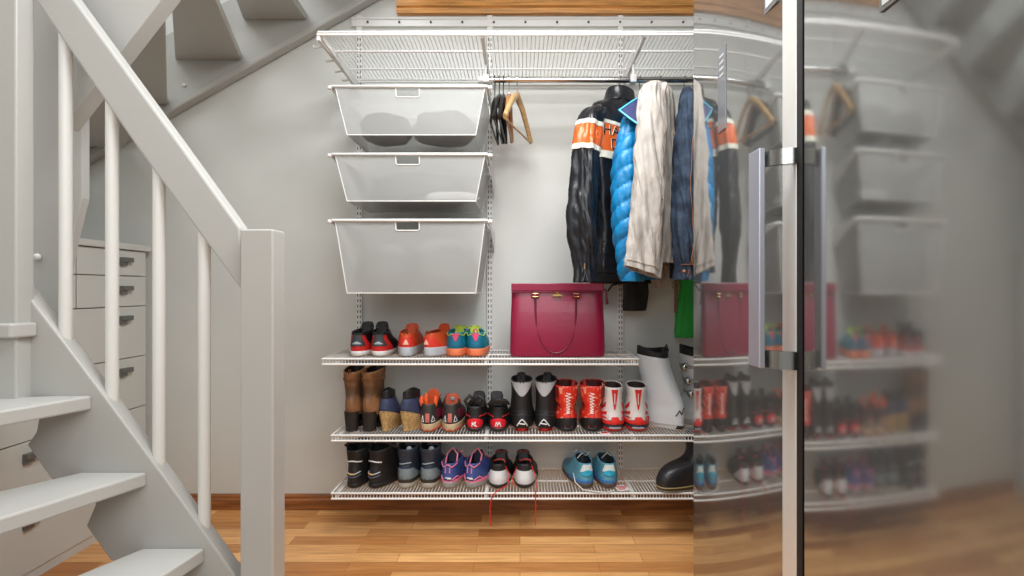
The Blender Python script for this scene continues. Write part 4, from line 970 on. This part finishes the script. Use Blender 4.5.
# touch display on the door
def doorx(y): t = y-1.045; return FX-.28*t*(.54-t)/2
y0, y1 = .519*F/(729.5-CX)-.005, .519*F/(722.5-CX)
dz1 = P(0, 47, (y0+y1)/2).z; dz0 = P(0, 131, (y0+y1)/2).z
dp = MB().box((doorx((y0+y1)/2)-.0022, y0, dz0), (doorx((y0+y1)/2)+.003, y1, dz1)).build('display', M['display'], bevel=.001, **k2)
ic = MB()
for q in range(4): ic.box((doorx((y0+y1)/2)-.0026, y0+.012, dz1-.02-q*.016-.004), (doorx((y0+y1)/2)-.002, y1-.012, dz1-.02-q*.016))
ic.build('symbols', M['badge'], parent=dp, world=True)
bz = P(0, 9, 1.09).z
bd = MB().box((doorx(1.09)-.002, 1.06, bz), (doorx(1.09)+.003, 1.115, bz+.06)).build('badge', M['display'], **k2)
MB().box((doorx(1.09)-.0028, 1.066, bz+.010), (doorx(1.09)-.0018, 1.108, bz+.053)).build('badge_face', M['badge'], parent=bd, world=True)

fz = thing('freezer', 'large stainless steel freezer filling the right edge of the view', 'freezer', (.85, .65, 0))
k = dict(parent=fz, world=True)
MB().box((.575, .35, .0), (1.20, .952, 2.06)).build('cabinet', M['fridge_side'], bevel=.004, **k)
dn = bowed(.35, .952, .06, 2.05, .511, .42).build('door', M['steel_near'], smooth=True, **k)
MB().box((.556, .355, .06), (.576, .948, 2.05)).build('gasket', M['gasket'], **k)
def nx(y): t = y-.35; return .511-.42*t*(.602-t)/2
zb = P(0, 8, .71).z
bd = MB().box((nx(.70)-.003, .675, zb), (nx(.70)+.003, .722, zb+.05)).build('badge', M['handle_grey'], parent=dn, world=True)
MB().box((nx(.70)-.0038, .681, zb+.006), (nx(.70)-.002, .716, zb+.046)).build('badge_face', M['badge'], parent=bd, world=True)

# ================================================================== LIGHT, WORLD, CAMERA
def area(name, loc, size, power, rot=(0, 0, 0), colr=(1, .98, .95)):
    l = bpy.data.lights.new(name, 'AREA'); l.shape = 'RECTANGLE'; l.size, l.size_y = size; l.energy = power; l.color = colr
    o = bpy.data.objects.new(name, l); C.objects.link(o); o.location = loc; o.rotation_euler = rot; return o
area('ceiling_lamp_light', (.05, 1.15, 2.38), (.9, .7), 42, colr=(.965, .985, 1))
area('front_fill_light', (.1, -1.1, 2.1), (1.6, 1.0), 26, (math.radians(72), 0, 0), (.965, .985, 1))  # fill added behind the camera to light the back wall evenly
area('stairwell_light', (-1.4, .9, 3.3), (1.2, 1.6), 24, colr=(.965, .985, 1))
w = bpy.data.worlds.new('World'); bpy.context.scene.world = w; w.use_nodes = True
w.node_tree.nodes['Background'].inputs[0].default_value = (.96, .985, 1, 1); w.node_tree.nodes['Background'].inputs[1].default_value = .52
cam = bpy.data.cameras.new('Camera'); co = bpy.data.objects.new('Camera', cam); C.objects.link(co)
co.location = (0, 0, EYE); co.rotation_euler = (PI/2, 0, 0)
cam.sensor_width = 36; cam.lens = F/1024*36; cam.shift_x = -(CX-512)/1024; cam.clip_start = .05
bpy.context.scene.camera = co
vs_ = bpy.context.scene.view_settings
vs_.view_transform = 'Standard'; vs_.look = 'None'; vs_.gamma = 1; vs_.use_curve_mapping = False; vs_.exposure = 0.1
